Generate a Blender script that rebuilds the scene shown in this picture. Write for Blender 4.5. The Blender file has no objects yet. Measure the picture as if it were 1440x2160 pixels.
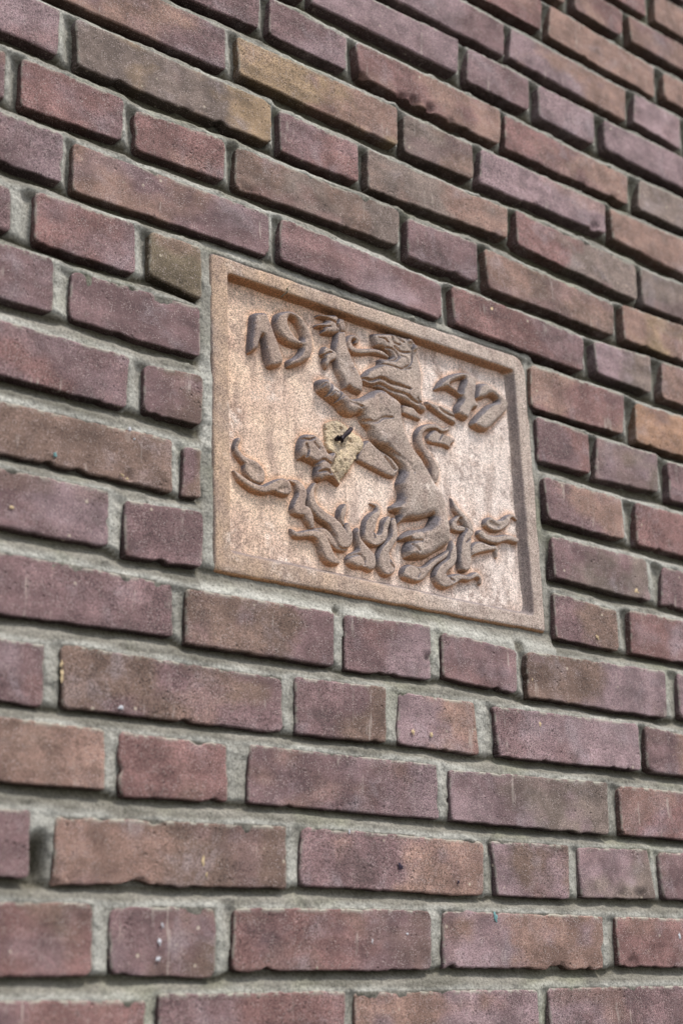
import bpy, math, random
import numpy as np
from mathutils import Matrix, Vector

random.seed(11)
scene = bpy.context.scene
COL = scene.collection

# ---------------------------------------------------------------- camera, sky, sun, exposure
BASE = 1.56            # height of the lowest full brick course above the pavement


def W(u, v, d=0.0):
    """point on the wall: u along it, v above the reference course, d out of the brick face (metres)"""
    return Vector((u, -d, v + BASE))


cam_data = bpy.data.cameras.new('camera')
cam = bpy.data.objects.new('camera', cam_data)
COL.objects.link(cam)
yaw, pitch, roll = -0.669126, 0.335706, -0.022810
Ry = Matrix.Rotation(yaw, 3, 'Y')
Rx = Matrix.Rotation(pitch, 3, 'X')
Rz = Matrix.Rotation(roll, 3, 'Z')
TO_WORLD = Matrix.Rotation(math.radians(90), 3, 'X')
cam.matrix_world = Matrix.Translation(W(-0.4640, 0.0390, 0.9346)) @ (TO_WORLD @ Ry @ Rx @ Rz).to_4x4()
cam_data.sensor_fit = 'VERTICAL'
cam_data.sensor_height = 36.0
cam_data.sensor_width = 24.0
cam_data.lens = 49.116
cam_data.clip_start = 0.02
cam_data.clip_end = 200.0
cam_data.dof.use_dof = True
cam_data.dof.focus_distance = 1.29
cam_data.dof.aperture_fstop = 4.5
scene.camera = cam

world = bpy.data.worlds.new('World')
scene.world = world
world.use_nodes = True
SUN_ELEV, SUN_AZ = math.radians(61), math.radians(24)   # azimuth from the wall's normal towards its right
wn = world.node_tree.nodes
wl = world.node_tree.links
wn.clear()
sky = wn.new('ShaderNodeTexSky')
sky.sky_type = 'NISHITA'
sky.sun_disc = False
sky.sun_elevation = SUN_ELEV
sky.sun_rotation = math.radians(180) - SUN_AZ
sky.dust_density = 0.8
hsv = wn.new('ShaderNodeHueSaturation')          # cloud cover: the sky's light is nearly neutral
hsv.inputs['Saturation'].default_value = 0.3
bg = wn.new('ShaderNodeBackground')
bg.inputs['Strength'].default_value = 0.11
wo = wn.new('ShaderNodeOutputWorld')
wl.new(sky.outputs[0], hsv.inputs['Color'])
wl.new(hsv.outputs[0], bg.inputs['Color'])
wl.new(bg.outputs[0], wo.inputs['Surface'])

sun_data = bpy.data.lights.new('sun', 'SUN')
sun_data.energy = 1.5
sun_data.angle = math.radians(11)
sun_data.color = (1.0, 0.965, 0.91)
sun = bpy.data.objects.new('sun', sun_data)
COL.objects.link(sun)
to_sun = Vector((math.sin(SUN_AZ) * math.cos(SUN_ELEV), -math.cos(SUN_AZ) * math.cos(SUN_ELEV), math.sin(SUN_ELEV)))
sun.rotation_euler = to_sun.to_track_quat('Z', 'Y').to_euler()
sun.location = W(1.5, 4, 3)

scene.view_settings.view_transform = 'Standard'
scene.view_settings.look = 'None'
scene.view_settings.gamma = 1.0
scene.view_settings.use_curve_mapping = False
scene.view_settings.exposure = 1.08

# ---------------------------------------------------------------- measured data
# every brick face as left-top, right-top, right-bottom, left-bottom (u, v) in tenths of a millimetre on the wall, and its two clay tones
BRICKS = {
-3: [(-5017, -1420, -2945, -1409, -2938, -1863, -5027, -1875, 'mk'), (-2766, -1416, -680, -1421, -688, -1881, -2780, -1883, 'bp'), (-517, -1402, 444, -1402, 443, -1878, -534, -1881, 'bp'), (622, -1399, 2706, -1422, 2693, -1870, 610, -1869, 'pb'), (2834, -1411, 4915, -1416, 4929, -1885, 2838, -1863, 'kb'), (5079, -1419, 6053, -1420, 6059, -1872, 5073, -1883, 'kp'), (6202, -1417, 7169, -1402, 7179, -1880, 6201, -1866, 'pm'), (7335, -1421, 9420, -1420, 9434, -1880, 7345, -1879, 'mk'), (9551, -1406, 11651, -1401, 11647, -1885, 9562, -1866, 'bp'), (11777, -1418, 13860, -1413, 13857, -1878, 11782, -1863, 'gk')],
-2: [(-4760, -796, -2681, -793, -2666, -1258, -4764, -1250, 'pb'), (-2509, -784, -411, -787, -405, -1251, -2506, -1252, 'pp'), (-282, -776, 1815, -785, 1796, -1256, -282, -1257, 'pb'), (1962, -796, 4064, -783, 4065, -1252, 1980, -1246, 'pr'), (4211, -795, 5179, -776, 5195, -1240, 4207, -1246, 'pr'), (5319, -792, 6304, -778, 6293, -1253, 5321, -1241, 'bp'), (6439, -775, 7416, -774, 7429, -1261, 6442, -1247, 'gk'), (7592, -792, 9653, -775, 9653, -1241, 7573, -1243, 'pr'), (9830, -776, 11905, -781, 11908, -1241, 9836, -1251, 'kb'), (12022, -783, 14116, -776, 14119, -1259, 12030, -1244, 'kb')],
-1: [(-6340, -170, -4264, -163, -4258, -630, -6355, -625, 'kp'), (-4131, -153, -2062, -148, -2060, -620, -4143, -622, 'pb'), (-1915, -162, -941, -168, -939, -633, -1932, -625, 'mk'), (-791, -155, 1270, -165, 1283, -625, -796, -625, 'pm'), (1422, -163, 2396, -148, 2392, -621, 1417, -629, 'bb'), (2550, -150, 4631, -161, 4634, -628, 2542, -623, 'rr'), (4748, -169, 6848, -168, 6851, -628, 4760, -629, 'gk'), (6968, -150, 9044, -163, 9040, -616, 6967, -624, 'pr'), (9215, -149, 11283, -158, 11291, -623, 9218, -619, 'pm'), (11448, -154, 13529, -152, 13522, -615, 11441, -623, 'bb')],
0: [(-5701, 453, -3623, 466, -3611, 3, -5702, 11, 'gk'), (-3486, 459, -1402, 468, -1386, 10, -3484, -2, 'ko'), (-1243, 441, 845, 415, 835, 0, -1233, -10, 'pr'), (947, 453, 2678, 452, 2668, 0, 957, -10, 'pr'), (2780, 444, 4866, 438, 4856, 0, 2790, -10, 'km'), (5006, 453, 7094, 447, 7084, 0, 5016, -10, 'mp'), (7211, 476, 9317, 475, 9307, -5, 7212, -6, 'pb'), (9481, 472, 10438, 459, 10441, 11, 9463, 7, 'rr'), (10605, 459, 11569, 457, 11559, -11, 10589, -9, 'pp'), (11712, 470, 12684, 469, 12689, 9, 11708, 1, 'mg'), (12836, 465, 14909, 473, 14917, -10, 12826, 9, 'bp')],
1: [(-5018, 1093, -2938, 1084, -2938, 635, -5008, 634, 'mm'), (-2797, 1099, -1831, 1087, -1829, 614, -2793, 613, 'pr'), (-1687, 1071, 389, 1087, 402, 586, -1677, 576, 'br'), (526, 1063, 1449, 1081, 1449, 564, 555, 588, 'pb'), (1606, 1077, 3632, 1098, 3615, 614, 1590, 611, 'rp'), (3775, 1104, 5813, 1082, 5748, 603, 3762, 625, 'mk'), (5981, 1085, 8068, 1078, 8058, 597, 5989, 632, 'rk'), (8234, 1100, 9196, 1098, 9206, 627, 8214, 628, 'bb'), (9337, 1100, 11419, 1079, 11420, 619, 9342, 629, 'bp'), (11564, 1098, 13660, 1099, 13660, 629, 11573, 628, 'kb')],
2: [(-5537, 1724, -4555, 1723, -4573, 1243, -5543, 1261, 'bb'), (-4438, 1715, -2336, 1720, -2355, 1254, -4431, 1252, 'rp'), (-2215, 1718, -138, 1713, -127, 1249, -2205, 1246, 'pp'), (69, 1685, 2123, 1729, 2109, 1237, 63, 1210, 'kb'), (2271, 1733, 4316, 1708, 4279, 1228, 2241, 1263, 'pk'), (4399, 1720, 5402, 1724, 5368, 1233, 4443, 1240, 'mb'), (5535, 1713, 6534, 1744, 6615, 1262, 5537, 1245, 'mg'), (6696, 1718, 7688, 1735, 7678, 1239, 6730, 1265, 'pp'), (7845, 1720, 8825, 1709, 8837, 1246, 7868, 1259, 'rr'), (8964, 1715, 9936, 1715, 9947, 1251, 8967, 1243, 'mg'), (10076, 1714, 12164, 1726, 12162, 1260, 10094, 1260, 'kp'), (12316, 1710, 14397, 1713, 14409, 1254, 12327, 1253, 'mk')],
3: [(-6093, 2333, -4021, 2340, -4021, 1882, -6099, 1884, 'gk'), (-3884, 2343, -1803, 2350, -1814, 1868, -3888, 1881, 'rr'), (-1641, 2375, 433, 2354, 451, 1902, -1631, 1907, 'bk'), (559, 2348, 1541, 2342, 1553, 1882, 584, 1862, 'rr'), (1761, 2362, 3783, 2360, 3782, 1875, 1743, 1890, 'pm'), (3918, 2324, 6018, 2357, 5969, 1849, 3917, 1871, 'mg'), (6176, 2336, 8252, 2363, 8242, 1868, 6162, 1855, 'rm'), (8385, 2344, 9366, 2350, 9360, 1881, 8387, 1879, 'bp'), (9507, 2346, 11594, 2348, 11599, 1867, 9510, 1864, 'pp'), (11753, 2329, 13834, 2345, 13828, 1883, 11732, 1868, 'rp')],
4: [(-6648, 2962, -4568, 2956, -4575, 2512, -6659, 2501, 'pp'), (-4405, 2971, -2311, 2971, -2330, 2492, -4409, 2494, 'gk'), (-2172, 2934, -95, 2940, -82, 2476, -2162, 2464, 'mp'), (32, 2964, 2083, 2943, 2098, 2486, 83, 2480, 'bp'), (2226, 2968, 3203, 2995, 3194, 2498, 2214, 2485, 'pb'), (3367, 2975, 4279, 2971, 4315, 2485, 3329, 2502, 'mk'), (4509, 2964, 6550, 2994, 6534, 2514, 4557, 2497, 'pm'), (6673, 2987, 7630, 2934, 7620, 2507, 6636, 2512, 'pk'), (7751, 2970, 9834, 2966, 9849, 2511, 7763, 2507, 'rp'), (10011, 2961, 12079, 2970, 12090, 2506, 10018, 2505, 'pb'), (12230, 2954, 14301, 2957, 14315, 2489, 12236, 2494, 'mk')],
5: [(-5510, 3591, -4547, 3601, -4538, 3114, -5510, 3117, 'rp'), (-4414, 3598, -3441, 3598, -3451, 3128, -4423, 3117, 'kb'), (-3308, 3600, -2330, 3594, -2337, 3121, -3311, 3136, 'pp'), (-2203, 3584, -1223, 3593, -1234, 3128, -2206, 3131, 'kb'), (-1072, 3603, 1002, 3589, 1020, 3155, -1062, 3108, 'pp'), (1123, 3577, 2651, 3598, 2628, 3108, 1132, 3112, 'bp'), (2767, 3594, 3777, 3640, 3759, 3129, 2763, 3095, 'pm'), (3903, 3594, 4872, 3550, 4860, 3130, 3900, 3159, 'pm'), (5007, 3549, 7065, 3607, 7028, 3101, 4979, 3102, 'bm'), (7284, 3613, 9356, 3609, 9346, 3118, 7262, 3125, 'mm'), (9502, 3599, 11585, 3593, 11596, 3126, 9513, 3114, 'rp'), (11745, 3586, 13841, 3600, 13836, 3118, 11760, 3132, 'pr')],
6: [(-6118, 4205, -4035, 4211, -4043, 3743, -6114, 3739, 'pp'), (-3881, 4226, -1799, 4208, -1796, 3760, -3877, 3738, 'pp'), (-1672, 4248, 406, 4269, 416, 3793, -1662, 3794, 'pm'), (542, 4212, 1283, 4257, 1280, 3769, 549, 3742, 'pp'), (5453, 4229, 6398, 4173, 6393, 3741, 5465, 3754, 'pb'), (6596, 4213, 8663, 4217, 8653, 3736, 6564, 3748, 'rm'), (8801, 4224, 10884, 4215, 10873, 3754, 8781, 3752, 'gk'), (11026, 4203, 11988, 4210, 12002, 3757, 11026, 3761, 'rp'), (12136, 4227, 13111, 4227, 13124, 3752, 12126, 3751, 'pb')],
7: [(-5544, 4829, -3485, 4849, -3485, 4379, -5555, 4368, 'pb'), (-3353, 4837, -2370, 4836, -2365, 4382, -3353, 4383, 'rp'), (-2224, 4851, -1255, 4836, -1259, 4371, -2234, 4371, 'pb'), (-1100, 4791, 976, 4839, 990, 4374, -1090, 4381, 'bb'), (1078, 4803, 1252, 4812, 1262, 4379, 1077, 4362, 'pb'), (5479, 4829, 6948, 4831, 6959, 4358, 5482, 4384, 'pg'), (7244, 4806, 9286, 4800, 9276, 4348, 7162, 4362, 'pp'), (9452, 4834, 11536, 4846, 11532, 4365, 9461, 4365, 'pp'), (11669, 4838, 13746, 4841, 13752, 4371, 11654, 4379, 'pp')],
8: [(-4887, 5460, -3910, 5464, -3895, 5006, -4867, 4996, 'rr'), (-3764, 5467, -1687, 5475, -1689, 5006, -3773, 4990, 'kp'), (-1549, 5477, 540, 5478, 528, 5011, -1539, 5016, 'rp'), (676, 5446, 1267, 5503, 1263, 5028, 698, 5024, 'pb'), (5425, 5466, 6617, 5463, 6623, 4988, 5462, 5005, 'pk'), (6874, 5472, 8937, 5503, 8927, 4982, 6835, 4989, 'rr'), (9099, 5475, 11175, 5475, 11194, 5012, 9109, 5005, 'kp'), (11316, 5474, 12290, 5463, 12289, 5001, 11323, 5007, 'ko'), (12455, 5472, 13421, 5465, 13437, 4999, 12453, 5004, 'mm')],
9: [(-5652, 6084, -3570, 6082, -3570, 5617, -5668, 5636, 'ko'), (-3417, 6092, -2450, 6090, -2444, 5624, -3413, 5633, 'pr'), (-2276, 6099, -1292, 6083, -1302, 5617, -2272, 5636, 'bb'), (-1156, 6138, -189, 6152, -173, 5672, -1146, 5669, 'rp'), (-15, 6116, 1238, 6157, 1245, 5664, -16, 5677, 'pp'), (5413, 6140, 6198, 6127, 6174, 5665, 5393, 5643, 'pr'), (6340, 6116, 7346, 6149, 7293, 5680, 6259, 5629, 'mg'), (7495, 6102, 9572, 6111, 9562, 5638, 7482, 5634, 'pm'), (9696, 6098, 10688, 6082, 10689, 5633, 9709, 5620, 'pp'), (10804, 6095, 11783, 6083, 11787, 5615, 10808, 5617, 'pp'), (11918, 6101, 14009, 6086, 14003, 5623, 11917, 5631, 'bb')],
10: [(-5992, 6712, -3904, 6721, -3909, 6240, -6006, 6260, 'mm'), (-3789, 6709, -2827, 6726, -2807, 6239, -3785, 6240, 'mg'), (-2662, 6705, -585, 6684, -572, 6271, -2652, 6270, 'pp'), (-381, 6728, 554, 6749, 574, 6253, -364, 6260, 'rp'), (701, 6725, 1230, 6750, 1233, 6225, 703, 6295, 'vv'), (5362, 6725, 6856, 6757, 6776, 6264, 5325, 6222, 'kr'), (7043, 6711, 9092, 6764, 9082, 6251, 6975, 6214, 'nn'), (9249, 6712, 10228, 6707, 10212, 6253, 9249, 6260, 'mm'), (10363, 6709, 12448, 6709, 12433, 6248, 10363, 6259, 'bp'), (12597, 6722, 13591, 6726, 13585, 6247, 12607, 6254, 'gk')],
11: [(-5575, 7338, -3485, 7335, -3496, 6872, -5562, 6881, 'gk'), (-3370, 7335, -1287, 7339, -1287, 6876, -3365, 6883, 'pr'), (-1130, 7348, -157, 7352, -153, 6899, -1120, 6892, 'pm'), (-58, 7331, 1974, 7353, 1980, 6908, -37, 6865, 'kp'), (2108, 7365, 4120, 7289, 4108, 6880, 2099, 6907, 'pm'), (4267, 7336, 6242, 7296, 6192, 6859, 4297, 6887, 'rp'), (6405, 7302, 7379, 7379, 7321, 6888, 6413, 6913, 'mg'), (7585, 7374, 9641, 7427, 9631, 6884, 7531, 6900, 'kk'), (9783, 7333, 10765, 7351, 10745, 6881, 9774, 6864, 'pb'), (10909, 7341, 12984, 7332, 12989, 6875, 10917, 6874, 'mk')],
12: [(-6180, 7954, -4104, 7959, -4096, 7493, -6175, 7499, 'kp'), (-3938, 7964, -2974, 7971, -2978, 7495, -3955, 7497, 'bb'), (-2825, 7964, -1846, 7957, -1835, 7494, -2817, 7511, 'gk'), (-1682, 7947, -713, 7947, -702, 7491, -1672, 7489, 'pp'), (-572, 7963, 407, 7962, 407, 7526, -553, 7489, 'rp'), (524, 7897, 1480, 7965, 1472, 7529, 545, 7503, 'rr'), (1591, 7952, 3598, 7976, 3579, 7558, 1603, 7517, 'bg'), (3703, 7920, 4674, 7963, 4659, 7488, 3694, 7478, 'pp'), (4783, 7949, 6818, 7885, 6765, 7471, 4816, 7476, 'kb'), (6953, 7927, 9036, 8000, 9026, 7486, 6952, 7482, 'ko'), (9165, 7969, 11261, 7967, 11262, 7501, 9178, 7508, 'kb'), (11398, 7977, 13464, 7962, 13480, 7498, 11399, 7494, 'mm')],
13: [(-5654, 8583, -4676, 8588, -4688, 8117, -5650, 8136, 'pm'), (-4520, 8582, -3549, 8590, -3545, 8115, -4523, 8133, 'pp'), (-3421, 8581, -2454, 8584, -2460, 8131, -3416, 8126, 'mk'), (-2330, 8623, -245, 8600, -249, 8132, -2320, 8138, 'pm'), (-93, 8587, 2001, 8591, 1998, 8124, -53, 8103, 'go'), (2096, 8544, 3066, 8538, 3064, 8106, 2115, 8091, 'pr'), (3196, 8544, 5172, 8553, 5140, 8175, 3192, 8087, 'gk'), (5314, 8592, 7295, 8554, 7258, 8070, 5305, 8160, 'rg'), (7351, 8527, 9430, 8568, 9420, 8080, 7343, 8046, 'gp'), (9607, 8598, 11673, 8589, 11690, 8132, 9586, 8121, 'kb'), (11853, 8589, 12828, 8599, 12813, 8119, 11840, 8127, 'rp')],
14: [(-5081, 9224, -3005, 9223, -2997, 8745, -5084, 8745, 'rr'), (-2849, 9209, -777, 9215, -765, 8748, -2845, 8761, 'kp'), (-605, 9162, 1476, 9218, 1480, 8737, -595, 8727, 'kp'), (1608, 9191, 3630, 9226, 3608, 8747, 1636, 8763, 'ok'), (3706, 9176, 4692, 9183, 4667, 8730, 3687, 8715, 'gb'), (4828, 9200, 6844, 9212, 6807, 8809, 4765, 8737, 'mm'), (6926, 9196, 9012, 9267, 9002, 8685, 6932, 8788, 'kk'), (9154, 9219, 11246, 9220, 11232, 8754, 9159, 8760, 'kp'), (11390, 9211, 13462, 9218, 13463, 8758, 11380, 8743, 'gk')],
15: [(-6912, 9832, -4834, 9837, -4821, 9365, -6915, 9374, 'rp'), (-4692, 9846, -2607, 9834, -2606, 9368, -4709, 9375, 'rp'), (-2440, 9851, -370, 9839, -365, 9375, -2449, 9373, 'ko'), (-219, 9840, 1871, 9822, 1858, 9380, -209, 9315, 'pp'), (1997, 9826, 2975, 9809, 2957, 9403, 1986, 9389, 'pm'), (3075, 9793, 5176, 9831, 5114, 9344, 3119, 9393, 'rk'), (5264, 9817, 7315, 9783, 7261, 9372, 5218, 9361, 'rk'), (7529, 9820, 9573, 9894, 9563, 9366, 7452, 9385, 'gg'), (9707, 9837, 10687, 9841, 10685, 9374, 9713, 9375, 'rp'), (10836, 9848, 11805, 9841, 11809, 9378, 10846, 9379, 'gk'), (11974, 9852, 14062, 9843, 14054, 9364, 11972, 9376, 'pb')],
16: [(-5261, 10474, -3189, 10459, -3172, 9989, -5255, 9996, 'bp'), (-3024, 10460, -924, 10468, -929, 10001, -3010, 9996, 'pp'), (-811, 10469, 182, 10470, 183, 10008, -794, 9989, 'kb'), (332, 10465, 2420, 10465, 2410, 9981, 342, 9981, 'pp'), (2539, 10418, 4569, 10503, 4514, 10030, 2513, 10020, 'mm'), (4719, 10482, 5672, 10467, 5630, 10014, 4672, 10012, 'mp'), (5819, 10452, 6778, 10453, 6722, 9982, 5814, 10000, 'mm'), (6963, 10448, 9037, 10511, 9027, 9982, 6945, 10023, 'mm'), (9186, 10456, 11259, 10460, 11258, 10004, 9176, 10001, 'kb'), (11424, 10473, 13497, 10470, 13503, 9989, 11418, 10010, 'kb')],
17: [(-5689, 11096, -3606, 11085, -3594, 10627, -5676, 10634, 'ko'), (-3467, 11096, -2488, 11088, -2507, 10636, -3471, 10637, 'mg'), (-2351, 11088, -256, 11092, -259, 10616, -2335, 10629, 'mg'), (-138, 11085, 848, 11087, 845, 10620, -124, 10618, 'kp'), (978, 11088, 3072, 11091, 3080, 10625, 990, 10625, 'rr'), (3231, 11090, 5347, 11081, 5281, 10601, 3241, 10631, 'mp'), (5455, 11085, 7454, 11090, 7375, 10597, 5379, 10646, 'mk'), (7627, 11115, 8516, 11117, 8436, 10612, 7554, 10671, 'mm'), (8669, 11099, 10740, 11100, 10751, 10618, 8654, 10624, 'pr'), (10894, 11085, 11856, 11083, 11852, 10625, 10890, 10618, 'mm'), (12012, 11090, 14091, 11084, 14093, 10614, 11992, 10628, 'kb')],
18: [(-5001, 11721, -4017, 11717, -4011, 11239, -5001, 11253, 'mk'), (-3905, 11706, -1805, 11709, -1820, 11247, -3892, 11243, 'mk'), (-1648, 11717, -684, 11722, -682, 11258, -1644, 11248, 'rp'), (-556, 11707, 1534, 11722, 1526, 11257, -540, 11261, 'pr'), (1673, 11719, 3757, 11717, 3765, 11245, 1683, 11258, 'pm'), (3910, 11715, 6024, 11746, 5963, 11289, 3920, 11290, 'rr'), (6167, 11745, 8075, 11700, 8025, 11221, 6091, 11273, 'kk'), (8254, 11698, 9217, 11720, 9207, 11271, 8230, 11287, 'kk'), (9379, 11726, 10366, 11719, 10371, 11248, 9382, 11248, 'mg'), (10525, 11722, 11501, 11722, 11488, 11258, 10522, 11246, 'rp'), (11640, 11712, 12623, 11708, 12615, 11240, 11643, 11258, 'pb'), (12746, 11718, 13736, 11707, 13738, 11238, 12746, 11240, 'pr')],
19: [(-6789, 12330, -4715, 12344, -4702, 11874, -6785, 11868, 'kp'), (-4533, 12347, -2459, 12351, -2448, 11876, -4551, 11874, 'rr'), (-2290, 12334, -211, 12351, -216, 11866, -2294, 11884, 'mk'), (-61, 12335, 2020, 12340, 2031, 11877, -63, 11884, 'kb'), (2149, 12333, 4222, 12330, 4234, 11872, 2154, 11880, 'gk'), (4351, 12340, 6439, 12340, 6429, 11907, 4361, 11907, 'kk'), (6636, 12331, 7537, 12304, 7472, 11907, 6606, 11908, 'kr'), (7651, 12307, 9745, 12368, 9735, 11905, 7673, 11920, 'kr'), (9890, 12351, 11962, 12330, 11964, 11884, 9896, 11864, 'mk'), (12116, 12347, 14187, 12342, 14187, 11881, 12110, 11867, 'mk')],
20: [(-5187, 12958, -3106, 12972, -3116, 12494, -5178, 12502, 'rr'), (-2971, 12965, -892, 12960, -879, 12501, -2963, 12491, 'pp'), (-719, 12972, 1361, 12966, 1344, 12508, -740, 12505, 'bp'), (1508, 12962, 3584, 12971, 3579, 12504, 1511, 12512, 'kb'), (3724, 12957, 4700, 12957, 4709, 12504, 3743, 12489, 'mm'), (4843, 12960, 5831, 12967, 5826, 12500, 4855, 12503, 'mg'), (5969, 12965, 8057, 12965, 8047, 12480, 5979, 12480, 'rr'), (8258, 12963, 9209, 13001, 9199, 12500, 8210, 12498, 'kk'), (9385, 12967, 10343, 12954, 10339, 12496, 9377, 12489, 'rp'), (10489, 12962, 11466, 12976, 11462, 12499, 10492, 12500, 'mk'), (11591, 12965, 12567, 12961, 12567, 12507, 11577, 12507, 'pp'), (12706, 12964, 13700, 12970, 13693, 12501, 12725, 12491, 'pp')],
21: [(-5393, 13594, -3306, 13586, -3320, 13132, -5394, 13131, 'mg'), (-3144, 13597, -1081, 13582, -1061, 13118, -3162, 13136, 'pp'), (-904, 13586, 1174, 13588, 1180, 13123, -901, 13114, 'bp'), (1326, 13593, 3415, 13580, 3416, 13128, 1339, 13116, 'kb'), (3537, 13594, 5639, 13582, 5631, 13125, 3538, 13136, 'mk'), (5780, 13596, 7863, 13584, 7854, 13127, 5765, 13129, 'rr'), (7984, 13584, 8975, 13581, 8959, 13130, 7988, 13115, 'rp'), (9106, 13581, 11205, 13579, 11200, 13118, 9126, 13115, 'pb'), (11328, 13601, 13416, 13581, 13431, 13133, 11326, 13133, 'mg')],
22: [(-5172, 14220, -4186, 14216, -4191, 13755, -5172, 13748, 'rp'), (-4035, 14221, -1949, 14217, -1950, 13748, -4043, 13748, 'mm'), (-1792, 14207, -820, 14207, -838, 13757, -1816, 13759, 'ko'), (-682, 14220, 1416, 14210, 1410, 13746, -682, 13747, 'bb'), (1566, 14207, 2536, 14211, 2534, 13760, 1575, 13758, 'mg'), (2701, 14209, 4770, 14217, 4776, 13755, 2697, 13753, 'mk'), (4947, 14203, 5906, 14224, 5907, 13753, 4937, 13760, 'kb'), (6058, 14225, 8155, 14211, 8160, 13738, 6069, 13761, 'kb'), (8290, 14205, 10361, 14222, 10377, 13753, 8276, 13756, 'ko'), (10496, 14221, 12582, 14208, 12593, 13739, 10511, 13742, 'mm'), (12742, 14213, 14828, 14216, 14813, 13751, 12750, 13757, 'pp')],
23: [(-6216, 14851, -5238, 14842, -5248, 14382, -6214, 14368, 'mm'), (-5080, 14834, -3006, 14835, -3011, 14378, -5091, 14384, 'mm'), (-2868, 14840, -777, 14845, -786, 14385, -2869, 14386, 'mm'), (-645, 14839, 318, 14831, 319, 14381, -652, 14373, 'mm'), (483, 14829, 1464, 14851, 1452, 14379, 476, 14365, 'pm'), (1573, 14841, 3653, 14852, 3668, 14380, 1583, 14368, 'mg'), (3837, 14835, 4806, 14832, 4790, 14367, 3831, 14386, 'mk'), (4945, 14830, 7025, 14843, 7032, 14370, 4948, 14373, 'mg'), (7160, 14835, 9245, 14836, 9243, 14380, 7149, 14385, 'rr'), (9383, 14837, 11456, 14841, 11471, 14370, 9389, 14380, 'kb'), (11631, 14850, 12612, 14835, 12598, 14364, 11617, 14377, 'bb'), (12747, 14831, 14812, 14836, 14831, 14364, 12728, 14378, 'gk')],
}
METRIC = [[0.9171, -0.0362], [0.2567, -1.1006]]
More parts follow.
